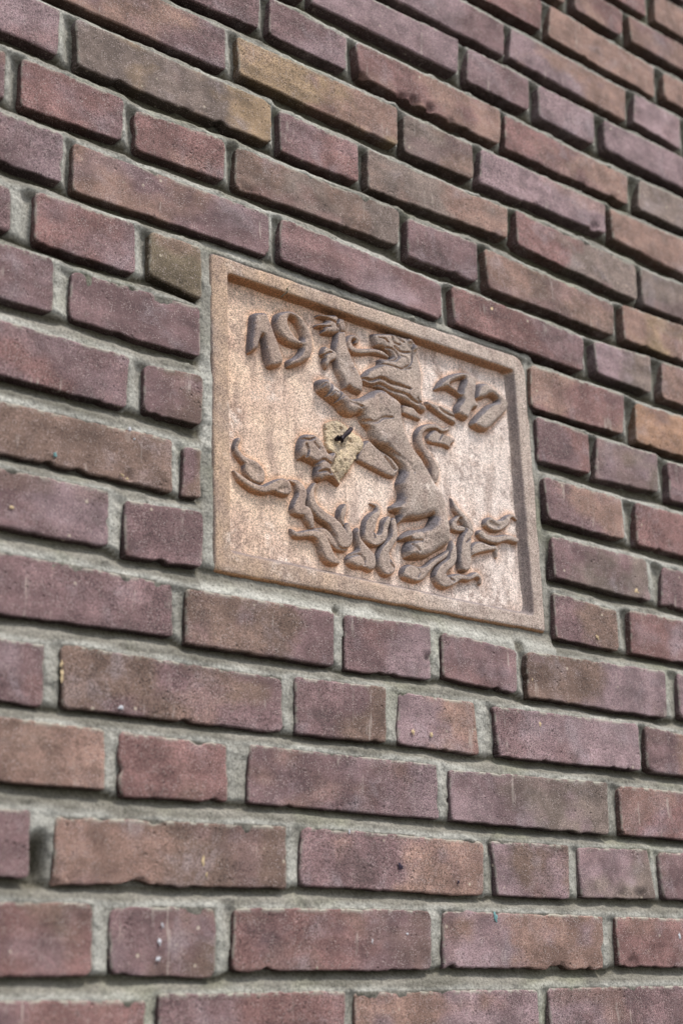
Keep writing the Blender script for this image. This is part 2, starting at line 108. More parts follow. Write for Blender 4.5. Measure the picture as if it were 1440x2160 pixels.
RELIEF = [
    ('numeral', 'plaque', [
        ('poly',[[184.3,633.0],[197.4,637.3],[201.9,636.3],[207.3,623.3],[213.9,608.0],[221.6,590.6],[202.7,580.1],[198.4,595.7],[195.7,613.3],[192.9,606.1],[191.3,597.2],[180.5,589.2],[181.5,603.8],[183.2,619.2]],10.5,7),
    ]),
    ('numeral', 'plaque', [
        ('poly',[[223.3,646.6],[231.2,648.2],[241.5,644.6],[249.5,635.6],[253.3,624.3],[253.7,613.2],[250.1,604.0],[240.8,596.4],[224.9,587.6],[223.3,596.1],[230.7,600.7],[237.5,607.6],[239.9,613.9],[234.2,611.7],[225.1,611.2],[216.2,614.7],[210.7,622.2],[208.5,631.7],[210.8,639.5],[216.4,643.7]],10.5,7),
        ('hole',[[225.5,640.3],[232.3,638.7],[237.9,632.2],[241.2,625.0],[239.4,619.3],[233.2,621.6],[227.6,627.1],[224.3,633.3]]),
    ]),
    ('numeral', 'plaque', [
        ('poly',[[405.5,613.9],[414.9,627.7],[428.9,637.5],[445.7,643.7],[458.1,644.2],[464.8,640.4],[461.7,626.8],[459.5,615.2],[465.4,611.2],[462.3,606.0],[455.3,604.2],[448.7,589.0],[431.4,592.3],[433.4,603.1],[442.3,613.5],[430.3,616.5],[421.0,619.0],[410.1,613.4]],10.5,7),
        ('hole',[[424.7,623.8],[435.3,630.9],[447.3,637.2],[441.7,626.0],[439.1,617.7],[432.0,622.4]]),
    ]),
    ('numeral', 'plaque', [
        ('poly',[[464.4,635.3],[475.2,639.8],[488.4,637.1],[500.7,630.1],[508.4,623.1],[505.9,615.2],[491.1,599.8],[472.2,582.1],[450.6,586.2],[463.3,601.9],[478.3,615.5],[493.7,623.3],[482.0,627.0],[471.6,619.4],[459.5,615.2],[460.8,624.4]],11,7.5),
    ]),
    ('lion', 'plaque', [
        ('poly',[[259.9,586.6],[268.1,589.3],[274.4,586.4],[283.1,582.6],[291.3,578.6],[295.4,575.5],[308.0,579.3],[318.0,586.5],[328.0,593.7],[338.0,595.8],[345.3,591.9],[355.1,587.6],[358.7,585.4],[360.0,571.1],[362.6,559.2],[370.7,545.6],[382.7,532.9],[392.3,521.6],[398.1,511.5],[406.8,505.1],[411.4,496.9],[413.0,484.9],[414.5,476.1],[415.6,468.2],[416.4,455.2],[411.6,449.3],[397.1,440.7],[385.4,432.7],[371.5,428.9],[359.2,427.7],[356.5,434.5],[358.7,442.7],[364.4,446.7],[352.1,443.9],[352.3,448.8],[364.4,458.0],[376.9,460.8],[387.1,464.8],[391.3,471.6],[394.1,477.2],[390.2,475.4],[377.4,469.4],[359.9,466.0],[348.5,458.4],[349.5,463.5],[351.7,471.3],[342.6,471.5],[341.0,476.6],[347.8,480.5],[353.5,485.1],[354.3,493.2],[351.0,501.6],[354.0,508.2],[358.7,516.3],[353.4,522.3],[343.8,529.2],[329.4,534.1],[321.8,541.4],[319.1,549.9],[310.8,555.0],[307.5,563.3],[300.2,558.0],[293.0,556.7],[284.9,559.2],[280.3,564.6],[275.7,566.0],[267.0,569.8],[258.5,574.1],[256.9,581.8]],12,11),
        ('bump',[264.4,580.7,8.4],2.5),
        ('bump',[274.7,573.3,7.8],2.5),
        ('bump',[285.7,570.0,7.8],2.5),
        ('groove',[[272.1,585.8,1.3],[269.5,576.0,1.3],[267.1,570.3,1.1]],3),
        ('groove',[[282.5,581.4,1.3],[280.5,571.7,1.3],[276.8,566.3,1.1]],3),
        ('groove',[[260.9,577.8,0.9],[263.8,581.1,0.9],[266.1,580.2,0.9]],1.5),
        ('groove',[[271.2,571.9,0.9],[274.2,575.7,0.9],[278.2,575.2,0.9]],1.5),
        ('groove',[[282.2,570.7,0.9],[284.7,573.8,0.9],[288.8,573.9,0.9]],1.5),
        ('groove',[[293.4,570.0,1.6],[300.5,569.7,1.6],[307.7,568.4,1.1]],2),
        ('groove',[[328.9,584.1,2.8],[328.0,576.6,2.8],[328.9,569.6,2.2]],1.5),
        ('groove',[[310.9,556.0,2.2],[324.2,557.2,2.2],[333.0,563.4,2.0],[344.2,566.2,1.1]],2),
        ('bump',[312.6,572.8,12.3],1.5),
        ('bump',[344.7,578.7,14.5],2.5),
        ('bump',[346.0,552.2,13.4],2.0),
        ('bump',[337.0,540.9,6.7],1.5),
        ('groove',[[329.4,534.1,2.2],[342.7,532.0,2.0],[353.6,528.4,2.0],[364.6,522.7,2.2],[369.2,515.6,1.6]],1.2),
        ('bump',[380.6,493.6,24.6],3.0),
        ('bump',[374.8,527.0,8.9],1.5),
        ('bump',[399.7,464.2,14.5],3.5),
        ('bump',[368.2,435.6,8.9],2.0),
        ('groove',[[365.5,442.4,1.3],[369.0,439.7,1.6],[372.0,437.2,1.1]],3),
        ('groove',[[380.1,451.5,1.6],[376.8,458.8,1.6]],1.0),
        ('groove',[[376.2,447.8,1.8],[365.0,445.8,1.8]],2),
    ]),
    ('head', 'lion', [
        ('poly',[[325.9,653.3],[339.2,656.6],[352.0,660.5],[366.1,660.6],[379.0,659.9],[383.9,653.7],[382.9,646.3],[387.5,635.6],[389.4,622.0],[387.2,605.4],[389.3,595.2],[394.8,589.1],[389.9,583.2],[377.9,587.0],[362.7,588.5],[344.1,593.2],[330.6,596.5],[318.3,595.3],[311.1,597.6],[311.9,604.6],[321.4,614.4],[334.0,621.5],[333.7,628.3],[343.1,629.3],[350.8,633.1],[346.0,638.1],[339.7,640.1],[330.3,639.1],[327.5,645.7]],9,7),
        ('bump',[346.3,615.9,19.0],3.0),
        ('bump',[369.6,600.8,12.3],2.0),
        ('bump',[363.0,650.5,7.8],1.5),
        ('bump',[338.9,651.2,7.8],1.5),
        ('bump',[372.3,656.4,4.2],4),
        ('bump',[379.5,650.2,4.7],4),
        ('bump',[364.8,633.7,7.8],2),
        ('groove',[[311.2,601.2,1.3],[322.1,600.5,1.8],[333.4,605.6,1.8],[345.7,603.6,1.8],[358.4,604.3,1.8],[369.7,603.5,1.1]],4),
        ('groove',[[313.5,597.2,1.1],[323.2,595.6,1.3],[333.1,599.2,1.6],[348.0,596.8,1.6],[363.1,596.5,1.6],[375.6,592.3,1.6],[390.4,592.3,0.9]],3),
        ('groove',[[379.7,597.0,0.9],[383.4,593.7,1.1],[388.6,594.5,0.9]],2),
        ('groove',[[356.3,657.2,1.3],[360.6,654.1,1.6],[364.4,652.5,0.9]],3),
        ('groove',[[350.4,654.5,1.1],[352.8,649.7,1.3],[359.1,648.3,1.1]],2.5),
        ('groove',[[332.6,649.3,1.0],[340.1,649.4,1.1],[345.1,647.5,0.9]],2),
        ('groove',[[352.6,645.4,1.1],[358.8,641.7,1.3],[365.2,641.9,1.3],[373.0,644.6,0.9]],2.5),
        ('groove',[[343.6,641.8,1.1],[351.1,641.2,1.3],[356.6,635.7,1.3],[351.9,629.6,1.3],[341.8,627.9,1.1]],2.5),
        ('groove',[[374.6,649.4,1.1],[374.7,639.7,1.3],[371.0,630.0,1.3],[363.1,624.7,1.1]],2.5),
        ('groove',[[359.8,636.6,0.9],[366.2,636.2,1.1],[367.2,631.2,0.9]],1.5),
        ('groove',[[334.0,621.0,1.1],[346.5,621.8,1.3],[359.2,622.0,1.1],[372.2,627.1,0.9]],2.0),
        ('groove',[[368.5,657.5,0.9],[376.2,655.3,1.0],[374.6,649.4,0.9]],2.5),
    ]),
    ('mane_lock', 'lion', [
        ('poly',[[360.7,586.9],[370.2,587.2],[376.6,587.3],[383.4,582.6],[387.6,576.8],[384.9,574.5],[374.8,575.7],[362.1,576.3]],6,4),
    ]),
    ('mane_lock', 'lion', [
        ('poly',[[393.4,598.9],[403.1,597.6],[415.0,597.9],[426.9,596.6],[431.6,591.3],[432.8,581.4],[426.6,582.0],[411.6,586.4],[401.3,590.3],[394.4,593.8]],8,4),
        ('groove',[[409.5,595.0,1.1],[415.9,591.2,1.6],[429.0,589.1,1.1]],2.5),
    ]),
    ('foreleg', 'lion', [
        ('poly',[[281.1,642.9],[293.8,646.6],[295.1,627.0],[302.0,616.4],[308.9,605.8],[314.0,596.3],[312.0,583.4],[301.0,584.1],[295.7,587.4],[290.2,582.9],[286.9,592.7],[280.7,601.3],[279.1,609.1],[277.0,622.0],[279.7,634.2]],9,7),
        ('groove',[[306.7,612.5,1.3],[299.3,607.4,0.9]],1),
        ('bump',[290.1,619.4,8.9],1.5),
    ]),
    ('paw', 'lion', [
        ('poly',[[271.3,656.6],[279.1,659.4],[283.9,657.4],[291.1,658.0],[293.9,649.8],[293.7,643.4],[282.2,639.1],[277.4,636.6],[264.4,634.7],[266.3,640.5],[257.2,639.6],[257.7,643.2],[267.6,647.3],[271.2,651.3],[258.8,650.2],[260.1,654.2]],10,6),
        ('groove',[[271.8,650.7,1.1],[277.7,650.3,1.1],[282.4,647.5,1.1],[284.7,642.9,1.1]],3),
        ('groove',[[283.9,656.4,1.0],[281.3,649.3,1.0],[282.4,645.4,1.0]],2.5),
        ('groove',[[266.9,641.4,0.9],[272.8,643.6,0.9]],2),
    ]),
    ('claw', 'lion', [
        ('poly',[[267.7,623.7],[274.7,622.3],[283.5,619.6],[283.9,613.0],[276.7,609.0],[273.4,606.5],[270.6,598.4],[265.5,605.4],[268.0,611.2],[263.7,612.9],[264.4,618.4]],8,4.5),
        ('groove',[[266.2,612.2,0.9],[272.2,616.5,1.0],[275.7,617.5,0.7]],2.5),
    ]),
    ('tongue', 'lion', [
        ('stroke',[[307.5,637.9,2.2],[308.2,641.3,2.9],[304.6,642.7,3.1],[299.7,641.0,3.4],[297.1,635.5,3.6],[299.4,629.8,3.8],[306.0,628.0,4.0],[317.1,630.9,3.8],[329.5,634.3,3.6],[339.5,634.7,3.1],[347.0,633.6,1.6]],8,4.5),
    ]),
    ('foreleg', 'lion', [
        ('poly',[[303.8,521.2],[308.9,532.3],[317.5,540.4],[330.5,532.3],[345.0,528.5],[356.9,519.0],[353.5,511.7],[347.7,505.7],[336.8,506.5],[323.6,509.7],[312.9,511.8],[303.5,514.7]],7,6),
        ('groove',[[337.6,525.8,1.3],[344.6,519.3,2.0],[349.4,515.3,1.6]],3),
    ]),
    ('paw', 'lion', [
        ('poly',[[238.8,524.1],[243.3,527.6],[253.5,529.0],[260.3,526.2],[264.7,519.4],[269.1,513.0],[276.1,517.6],[278.5,512.7],[274.6,505.0],[271.6,499.5],[274.4,494.7],[283.3,485.5],[281.0,484.0],[270.8,489.6],[262.3,485.9],[258.8,483.2],[253.8,486.9],[253.4,493.1],[255.2,498.8],[246.3,500.6],[239.6,502.0],[236.2,500.1],[233.9,507.5],[235.4,516.5]],11,7),
        ('groove',[[238.8,520.7,1.1],[245.5,520.8,1.3],[251.2,524.0,1.1]],3),
        ('groove',[[242.0,515.1,1.1],[244.2,510.8,1.3],[243.0,504.7,1.1]],3),
        ('groove',[[251.1,519.1,1.1],[256.6,514.6,1.3]],2),
        ('groove',[[255.2,500.7,1.3],[262.1,505.1,1.6],[270.0,503.0,1.3]],3),
        ('groove',[[257.3,492.5,1.3],[265.3,495.2,1.8],[269.8,493.3,1.3]],3.5),
    ]),
    ('tail', 'lion', [
        ('stroke',[[400.2,514.0,3.6],[400.7,522.4,5.8],[398.6,531.2,5.1],[391.4,540.0,4.7],[384.1,547.7,4.5],[382.1,556.6,4.5],[384.3,563.4,4.5],[392.4,569.5,4.2],[404.3,572.9,3.6],[413.3,571.4,3.1],[422.2,575.1,2.5]],8,4.5),
        ('poly',[[391.9,559.9],[402.8,571.0],[418.5,568.9],[427.6,567.3],[431.9,567.2],[430.6,562.1],[424.4,558.6],[424.4,553.6],[415.0,555.7],[404.5,554.3],[395.4,553.9]],6,4),
        ('groove',[[397.5,568.6,0.9],[405.4,570.0,1.0],[411.8,567.8,1.0],[422.4,567.6,0.9]],3),
        ('groove',[[408.7,559.7,0.8],[412.4,565.8,0.9]],2),
    ]),
    ('flame', 'plaque', [
        ('stroke',[[171.3,504.9,2.9],[168.7,496.3,2.7],[174.0,489.2,3.4],[181.3,485.2,5.1],[185.5,480.6,8.7],[190.2,476.0,8.7],[192.8,472.9,6.3]],7,4),
        ('groove',[[184.4,482.2,3.4],[189.7,476.9,3.8]],1.5),
    ]),
    ('flame', 'plaque', [
        ('stroke',[[167.3,474.8,1.1],[174.0,468.9,3.1],[184.4,464.2,4.2],[195.9,462.9,4.9],[206.6,467.9,6.5],[216.2,470.4,8.9],[220.5,467.6,6.7]],9,5),
        ('groove',[[213.0,466.0,2.9],[220.5,468.5,3.8]],1.5),
    ]),
    ('flame', 'plaque', [
        ('stroke',[[227.2,478.8,1.6],[235.4,476.8,3.8],[239.1,468.6,5.4],[236.2,459.6,6.7],[235.6,452.9,7.6],[243.2,451.6,6.0],[247.5,444.9,4.7],[250.2,439.4,2.9]],8,5),
    ]),
    ('flame', 'plaque', [
        ('stroke',[[253.7,480.2,2.5],[249.1,471.6,3.8],[250.5,459.6,5.1],[259.9,452.0,5.8],[272.1,446.9,6.3],[280.9,438.1,7.2],[285.8,430.6,8.0],[290.3,438.0,5.4],[289.2,447.3,4.0]],9,5),
        ('stroke',[[254.0,437.8,1.8],[262.9,437.6,3.6],[270.6,431.5,4.2],[278.3,425.4,4.0],[286.2,425.0,4.0]],6,4),
    ]),
    ('flame', 'plaque', [
        ('stroke',[[284.6,448.3,2.7],[283.0,453.7,3.8],[284.4,460.7,4.5],[286.8,466.0,3.1]],9,4),
    ]),
    ('flame', 'plaque', [
        ('stroke',[[227.7,432.8,1.1],[233.0,428.3,3.8],[245.1,431.5,4.9],[256.1,431.6,5.8],[262.6,424.5,6.0],[265.8,417.6,6.3],[270.7,412.0,5.8],[277.9,410.9,3.4]],9,5),
    ]),
    ('flame', 'plaque', [
        ('poly',[[302.4,449.7],[305.2,446.9],[305.5,438.3],[314.6,431.4],[322.6,426.2],[323.7,417.8],[321.1,410.7],[316.0,407.3],[306.8,409.7],[297.6,407.5],[289.7,410.8],[287.8,416.3],[292.3,421.7],[301.7,427.2],[298.7,436.1],[298.2,444.6]],8,6),
        ('bump',[296.6,414.0,5.6],1.0),
        ('groove',[[292.2,418.9,1.1],[301.5,421.5,1.6],[307.2,418.7,1.8],[308.1,413.2,1.3]],2),
    ]),
    ('flame', 'plaque', [
        ('stroke',[[320.3,476.0,0.9],[327.4,474.0,2.5],[327.2,468.1,3.8],[319.1,459.2,6.9],[315.8,448.9,7.4],[316.7,441.4,7.8],[323.1,439.7,7.4],[331.0,444.0,6.0],[334.3,452.4,4.5],[337.0,460.7,4.9],[340.2,464.8,2.9]],8,5),
        ('groove',[[337.2,465.6,1.0],[331.0,458.6,1.1],[328.3,451.3,1.1],[321.0,447.0,1.3],[320.8,442.1,1.1]],3),
    ]),
    ('flame', 'plaque', [
        ('stroke',[[345.6,463.3,3.8],[346.4,454.7,4.2],[344.9,446.6,5.1],[338.5,437.7,6.0],[332.1,428.8,6.9],[333.0,420.3,8.7],[336.9,414.8,8.9]],8,5),
        ('groove',[[340.3,425.5,1.0],[338.9,420.4,1.1],[343.5,416.4,0.9]],2),
    ]),
    ('flame', 'plaque', [
        ('stroke',[[362.3,415.6,8.7],[373.3,415.1,8.9],[382.2,420.4,5.8],[394.0,430.3,4.5],[407.1,439.0,4.0],[414.5,444.8,2.7]],8,5),
        ('groove',[[371.2,421.5,1.0],[374.6,417.2,1.1],[371.9,411.9,0.9]],1.5),
    ]),
    ('flame', 'plaque', [
        ('stroke',[[420.4,456.9,1.6],[419.1,446.6,5.1],[415.8,435.1,6.5],[405.1,426.3,7.2],[400.8,418.7,7.8],[406.8,412.8,7.6],[418.5,417.7,6.5],[427.7,421.2,4.2],[438.2,421.9,4.0],[447.7,427.0,3.8],[454.2,425.6,2.7],[456.1,419.8,1.1]],9,5),
        ('groove',[[411.1,421.4,1.1],[412.2,417.6,1.3],[417.1,415.5,1.1]],2),
    ]),
    ('flame', 'plaque', [
        ('stroke',[[422.6,501.7,0.9],[426.6,492.7,3.1],[432.8,486.2,4.0],[440.8,479.1,4.9],[442.3,471.2,5.8],[437.7,462.1,6.9],[435.0,451.5,7.4],[434.8,439.4,8.3],[434.4,433.8,7.4]],9,5),
        ('groove',[[431.8,481.4,1.6],[434.1,476.8,1.8]],4),
        ('groove',[[435.4,457.7,0.9],[445.2,465.6,1.1]],2),
        ('stroke',[[429.2,482.5,3.1],[423.0,476.7,3.8],[424.6,470.9,4.2],[433.7,471.6,4.0]],7,4),
        ('groove',[[434.0,475.7,1.1],[445.5,469.7,0.9]],1),
    ]),
    ('flame', 'plaque', [
        ('stroke',[[443.9,447.0,2.7],[451.0,454.9,7.6],[460.5,457.1,6.0],[470.0,458.3,4.0],[478.2,459.8,3.1],[480.0,451.3,1.6]],8,5),
    ]),
    ('flame', 'plaque', [
        ('stroke',[[458.3,472.1,4.2],[465.4,468.3,4.9],[478.9,468.5,5.6],[493.0,473.4,4.7],[507.6,473.4,4.2]],8,5),
    ]),
    ('flame', 'plaque', [
        ('stroke',[[471.4,485.5,6.9],[480.1,483.5,7.4],[491.5,488.3,6.3],[497.6,495.3,4.2],[504.9,499.3,2.5],[511.7,496.9,1.3]],8,5),
        ('groove',[[472.0,484.0,3.6],[481.5,483.2,2.9]],2.5),
    ]),
    ('repair_patch', 'plaque', [
        ('poly',[[266.9,543.5],[275.7,548.7],[286.3,552.2],[296.7,545.7],[309.6,540.8],[314.2,534.8],[309.1,525.6],[301.7,515.0],[295.5,503.7],[287.6,494.2],[282.2,485.3],[274.3,492.3],[268.8,498.9],[274.7,507.0],[277.2,515.4],[269.2,516.5],[267.2,529.8]],4.5,5),
        ('bump',[285.1,509.3,16.8],5),
        ('bump',[308.1,529.3,6.7],3),
        ('groove',[[274.0,526.4,3.4],[279.7,523.8,4.0],[291.4,525.5,2.7]],1.2),
    ]),
]

# ---------------------------------------------------------------- small tools
def lin(r, g, b):
    return tuple(((c / 255.0) / 12.92 if c / 255.0 <= 0.04045 else ((c / 255.0 + 0.055) / 1.055) ** 2.4) for c in (r, g, b))


def hash3(i, j, k, seed):
    h = (i.astype(np.int64) * 374761393 + j.astype(np.int64) * 668265263 + k.astype(np.int64) * 2147483647 + seed * 1274126177) & 0xffffffff
    h = ((h ^ (h >> 13)) * 1274126177) & 0xffffffff
    h = h ^ (h >> 16)
    return (h & 0xffff) / 65535.0 * 2 - 1


def vnoise(x, y, z=0.0, seed=0):
    x, y, z = np.broadcast_arrays(np.asarray(x, float), np.asarray(y, float), np.asarray(z, float))
    i, j, k = np.floor(x), np.floor(y), np.floor(z)
    fx, fy, fz = x - i, y - j, z - k
    fx, fy, fz = fx * fx * (3 - 2 * fx), fy * fy * (3 - 2 * fy), fz * fz * (3 - 2 * fz)
    r = 0
    for a in (0, 1):
        for b in (0, 1):
            for c in (0, 1):
                w = (fx if a else 1 - fx) * (fy if b else 1 - fy) * (fz if c else 1 - fz)
                r = r + w * hash3(i + a, j + b, k + c, seed)
    return r


def fbm(x, y, z=0.0, seed=0, octaves=3):
    r, a, f = 0, 0.55, 1.0
    for o in range(octaves):
        r = r + a * vnoise(np.asarray(x) * f, np.asarray(y) * f, np.asarray(z) * f, seed + o * 17)
        a *= 0.5
        f *= 2.07
    return r


def make_mesh(name, verts, faces, smooth=True):
    """verts (n,3) array, faces (m,4) array of quads"""
    me = bpy.data.meshes.new(name)
    verts = np.asarray(verts, np.float32)
    faces = np.asarray(faces, np.int32)
    me.vertices.add(len(verts))
    me.vertices.foreach_set('co', verts.ravel())
    n = faces.shape[1]
    me.loops.add(len(faces) * n)
    me.loops.foreach_set('vertex_index', faces.ravel())
    me.polygons.add(len(faces))
    me.polygons.foreach_set('loop_start', np.arange(0, len(faces) * n, n, dtype=np.int32))
    me.polygons.foreach_set('loop_total', np.full(len(faces), n, np.int32))
    me.polygons.foreach_set('use_smooth', np.full(len(faces), smooth, dtype=bool))
    me.update(calc_edges=True)
    me.validate()
    return me


def col_attr(me, name, rgb):
    a = me.attributes.new(name, 'FLOAT_COLOR', 'POINT')
    c = np.ones((len(rgb), 4), np.float32)
    c[:, :3] = rgb
    a.data.foreach_set('color', c.ravel())


def flt_attr(me, name, v):
    a = me.attributes.new(name, 'FLOAT', 'POINT')
    a.data.foreach_set('value', np.asarray(v, np.float32))


def link(name, me, mat, parent=None, loc=None):
    o = bpy.data.objects.new(name, me)
    COL.objects.link(o)
    if mat and not me.materials:
        me.materials.append(mat)
    if parent:
        o.parent = parent
    if loc is not None:
        o.location = loc
    return o


def empty(name, loc, label, category):
    o = bpy.data.objects.new(name, None)
    o.empty_display_size = 0.1
    COL.objects.link(o)
    o.location = loc
    o['label'] = label
    o['category'] = category
    return o


def grid_faces(nu, nv):
    """quads of a (nv, nu) grid, seen from +d"""
    i = np.arange(nv - 1)[:, None] * nu + np.arange(nu - 1)[None, :]
    return np.stack([i, i + 1, i + nu + 1, i + nu], -1).reshape(-1, 4)


# ---------------------------------------------------------------- materials
class Mat:
    def __init__(self, name):
        self.m = bpy.data.materials.new(name)
        self.m.use_nodes = True
        self.t = self.m.node_tree
        self.t.nodes.clear()
        self.out = self.n('ShaderNodeOutputMaterial')
        self.b = self.n('ShaderNodeBsdfPrincipled')
        self.t.links.new(self.b.outputs[0], self.out.inputs[0])
        self.b.inputs['Specular IOR Level'].default_value = 0.25
        self.b.inputs['Roughness'].default_value = 0.88

    def n(self, kind, **kw):
        nd = self.t.nodes.new(kind)
        for k, v in kw.items():
            setattr(nd, k, v)
        return nd

    def set(self, sock, v):
        if isinstance(v, bpy.types.NodeSocket):
            self.t.links.new(v, sock)
        elif v is not None:
            if isinstance(v, (tuple, list)) and len(v) == 3 and sock.type == 'RGBA':
                v = (*v, 1.0)
            sock.default_value = v

    def coords(self, per_object=True):
        tc = self.n('ShaderNodeTexCoord').outputs['Object']
        if not per_object:
            return tc
        info = self.n('ShaderNodeObjectInfo')
        mul = self.n('ShaderNodeMath', operation='MULTIPLY')
        self.set(mul.inputs[0], info.outputs['Random'])
        mul.inputs[1].default_value = 37.0
        add = self.n('ShaderNodeVectorMath', operation='ADD')
        self.set(add.inputs[0], tc)
        comb = self.n('ShaderNodeCombineXYZ')
        for i in range(3):
            self.set(comb.inputs[i], mul.outputs[0])
        self.set(add.inputs[1], comb.outputs[0])
        return add.outputs[0]

    def noise(self, co, scale, detail=3, rough=0.55, stretch=None, dist=0.0):
        if stretch:
            mp = self.n('ShaderNodeVectorMath', operation='MULTIPLY')
            self.set(mp.inputs[0], co)
            mp.inputs[1].default_value = stretch
            co = mp.outputs[0]
        nd = self.n('ShaderNodeTexNoise')
        self.set(nd.inputs['Vector'], co)
        nd.inputs['Scale'].default_value = scale
        nd.inputs['Detail'].default_value = detail
        nd.inputs['Roughness'].default_value = rough
        nd.inputs['Distortion'].default_value = dist
        return nd.outputs['Fac']

    def voro(self, co, scale, feature='F1'):
        nd = self.n('ShaderNodeTexVoronoi', feature=feature)
        self.set(nd.inputs['Vector'], co)
        nd.inputs['Scale'].default_value = scale
        return nd

    def ramp(self, v, lo, hi, a=0.0, b=1.0):
        nd = self.n('ShaderNodeMapRange', interpolation_type='SMOOTHSTEP')
        self.set(nd.inputs[0], v)
        for i, x in enumerate((lo, hi, a, b)):
            nd.inputs[i + 1].default_value = x
        return nd.outputs[0]

    def math(self, op, a, b=None):
        nd = self.n('ShaderNodeMath', operation=op)
        self.set(nd.inputs[0], a)
        if b is not None:
            self.set(nd.inputs[1], b)
        return nd.outputs[0]

    def mix(self, f, a, b, blend='MIX'):
        nd = self.n('ShaderNodeMix', data_type='RGBA', blend_type=blend)
        self.set(nd.inputs['Factor'], f)
        self.set(nd.inputs['A'], a)
        self.set(nd.inputs['B'], b)
        return nd.outputs['Result']

    def gray(self, v):
        nd = self.n('ShaderNodeCombineColor')
        for i in range(3):
            self.set(nd.inputs[i], v)
        return nd.outputs[0]

    def attr(self, name, out='Color'):
        nd = self.n('ShaderNodeAttribute')
        nd.attribute_name = name
        return nd.outputs[out]

    def bump(self, h, strength, dist, prev=None):
        nd = self.n('ShaderNodeBump')
        nd.inputs['Strength'].default_value = strength
        nd.inputs['Distance'].default_value = dist
        self.set(nd.inputs['Height'], h)
        if prev is not None:
            self.set(nd.inputs['Normal'], prev)
        return nd.outputs[0]


# fired clay brick: tones from the 'clay' attribute, sand grain, specks, lime bloom, mortar smears at the rim
MB = Mat('brick_clay')
co = MB.coords()
c = MB.attr('clay')
grain = MB.noise(co, 850, 4, 0.8)
gamp = MB.ramp(MB.noise(co, 3.0, 1), 0.35, 0.65, 0.45, 1.0)
c = MB.mix(gamp, c, MB.mix(1.0, c, MB.gray(MB.ramp(grain, 0.32, 0.68, 0.16, 1.90)), 'MULTIPLY'))
wipe = MB.noise(co, 60, 4, 0.6, stretch=(0.16, 1.0, 1.0), dist=0.2)
c = MB.mix(1.0, c, MB.gray(MB.ramp(wipe, 0.3, 0.7, 0.84, 1.16)), 'MULTIPLY')
drip = MB.math('MULTIPLY', MB.ramp(MB.noise(co, 150, 3, 0.6, stretch=(1.0, 1.0, 0.13)), 0.62, 0.70), MB.ramp(MB.noise(co, 26, 2), 0.5, 0.62))
c = MB.mix(MB.math('MULTIPLY', drip, 0.5), c, lin(190, 176, 166))
blot = MB.noise(co, 38, 4, 0.6)
c = MB.mix(1.0, c, MB.gray(MB.ramp(blot, 0.3, 0.7, 0.74, 1.28)), 'MULTIPLY')
# fine pale sand grains and dark pits
vs = MB.voro(co, 620)
pale = MB.math('MULTIPLY', MB.ramp(vs.outputs['Distance'], 0.18, 0.34, 1, 0), MB.ramp(MB.noise(co, 130, 2), 0.40, 0.58))
c = MB.mix(MB.math('MULTIPLY', pale, 0.75), c, lin(196, 178, 172))
vd = MB.voro(co, 230)
dark = MB.math('MULTIPLY', MB.ramp(vd.outputs['Distance'], 0.10, 0.2, 1, 0), MB.ramp(MB.noise(co, 60, 2), 0.5, 0.6))
c = MB.mix(MB.math('MULTIPLY', dark, 0.65), c, lin(52, 42, 44))
# lime specks
vl = MB.voro(co, 55)
lime = MB.math('MULTIPLY', MB.ramp(vl.outputs['Distance'], 0.05, 0.11, 1, 0), MB.ramp(MB.noise(co, 17, 2), 0.54, 0.6))
c = MB.mix(MB.math('MULTIPLY', lime, 0.75), c, lin(205, 190, 170))
# grey-lilac lime bloom in clouds
bloom = MB.math('MULTIPLY', MB.ramp(MB.noise(co, 21, 5, 0.65, dist=0.4), 0.52, 0.74), MB.ramp(grain, 0.35, 0.65))
c = MB.mix(MB.math('MULTIPLY', bloom, 0.6), c, lin(186, 172, 176))
# dirt clouds
soot = MB.ramp(MB.noise(co, 27, 4, 0.65, dist=0.3), 0.56, 0.74)
c = MB.mix(MB.math('MULTIPLY', soot, 0.33), c, lin(74, 66, 62))
# mortar smear from the joint, ragged
smear = MB.math('MULTIPLY', MB.attr('rim', 'Fac'), MB.ramp(MB.noise(co, 95, 5, 0.7), 0.47, 0.56))
c = MB.mix(smear, c, lin(172, 168, 154))
MB.set(MB.b.inputs['Base Color'], c)
h1 = MB.bump(grain, 0.8, 0.0007)
h2 = MB.bump(MB.noise(co, 150, 5, 0.7), 0.5, 0.0014, h1)
pock = MB.math('MULTIPLY', MB.ramp(MB.voro(co, 140).outputs['Distance'], 0.08, 0.26, -1, 0), MB.ramp(MB.noise(co, 24, 2), 0.56, 0.66))
h3 = MB.bump(MB.math('ADD', MB.math('MULTIPLY', dark, -1.0), pock), 0.8, 0.0014, h2)
MB.set(MB.b.inputs['Normal'], h3)

# lime mortar
MM = Mat('joint_mortar')
co = MM.coords(False)
g1 = MM.noise(co, 420, 4, 0.7)
c = MM.mix(MM.ramp(MM.noise(co, 14, 4, 0.6), 0.35, 0.65), lin(138, 133, 123), lin(112, 108, 98))
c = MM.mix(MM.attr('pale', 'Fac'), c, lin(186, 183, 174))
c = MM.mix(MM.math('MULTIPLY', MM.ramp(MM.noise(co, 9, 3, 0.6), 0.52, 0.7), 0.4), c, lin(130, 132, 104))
c = MM.mix(MM.math('MULTIPLY', MM.attr('grime_shade', 'Fac'), 0.7), c, lin(86, 80, 62))  # brown-green algae tone that also paints in the shade beneath the bricks
c = MM.mix(1.0, c, MM.gray(MM.ramp(g1, 0.28, 0.72, 0.62, 1.38)), 'MULTIPLY')
vd = MM.voro(co, 190)
pit = MM.math('MULTIPLY', MM.ramp(vd.outputs['Distance'], 0.12, 0.24, 1, 0), MM.ramp(MM.noise(co, 45, 2), 0.52, 0.6))
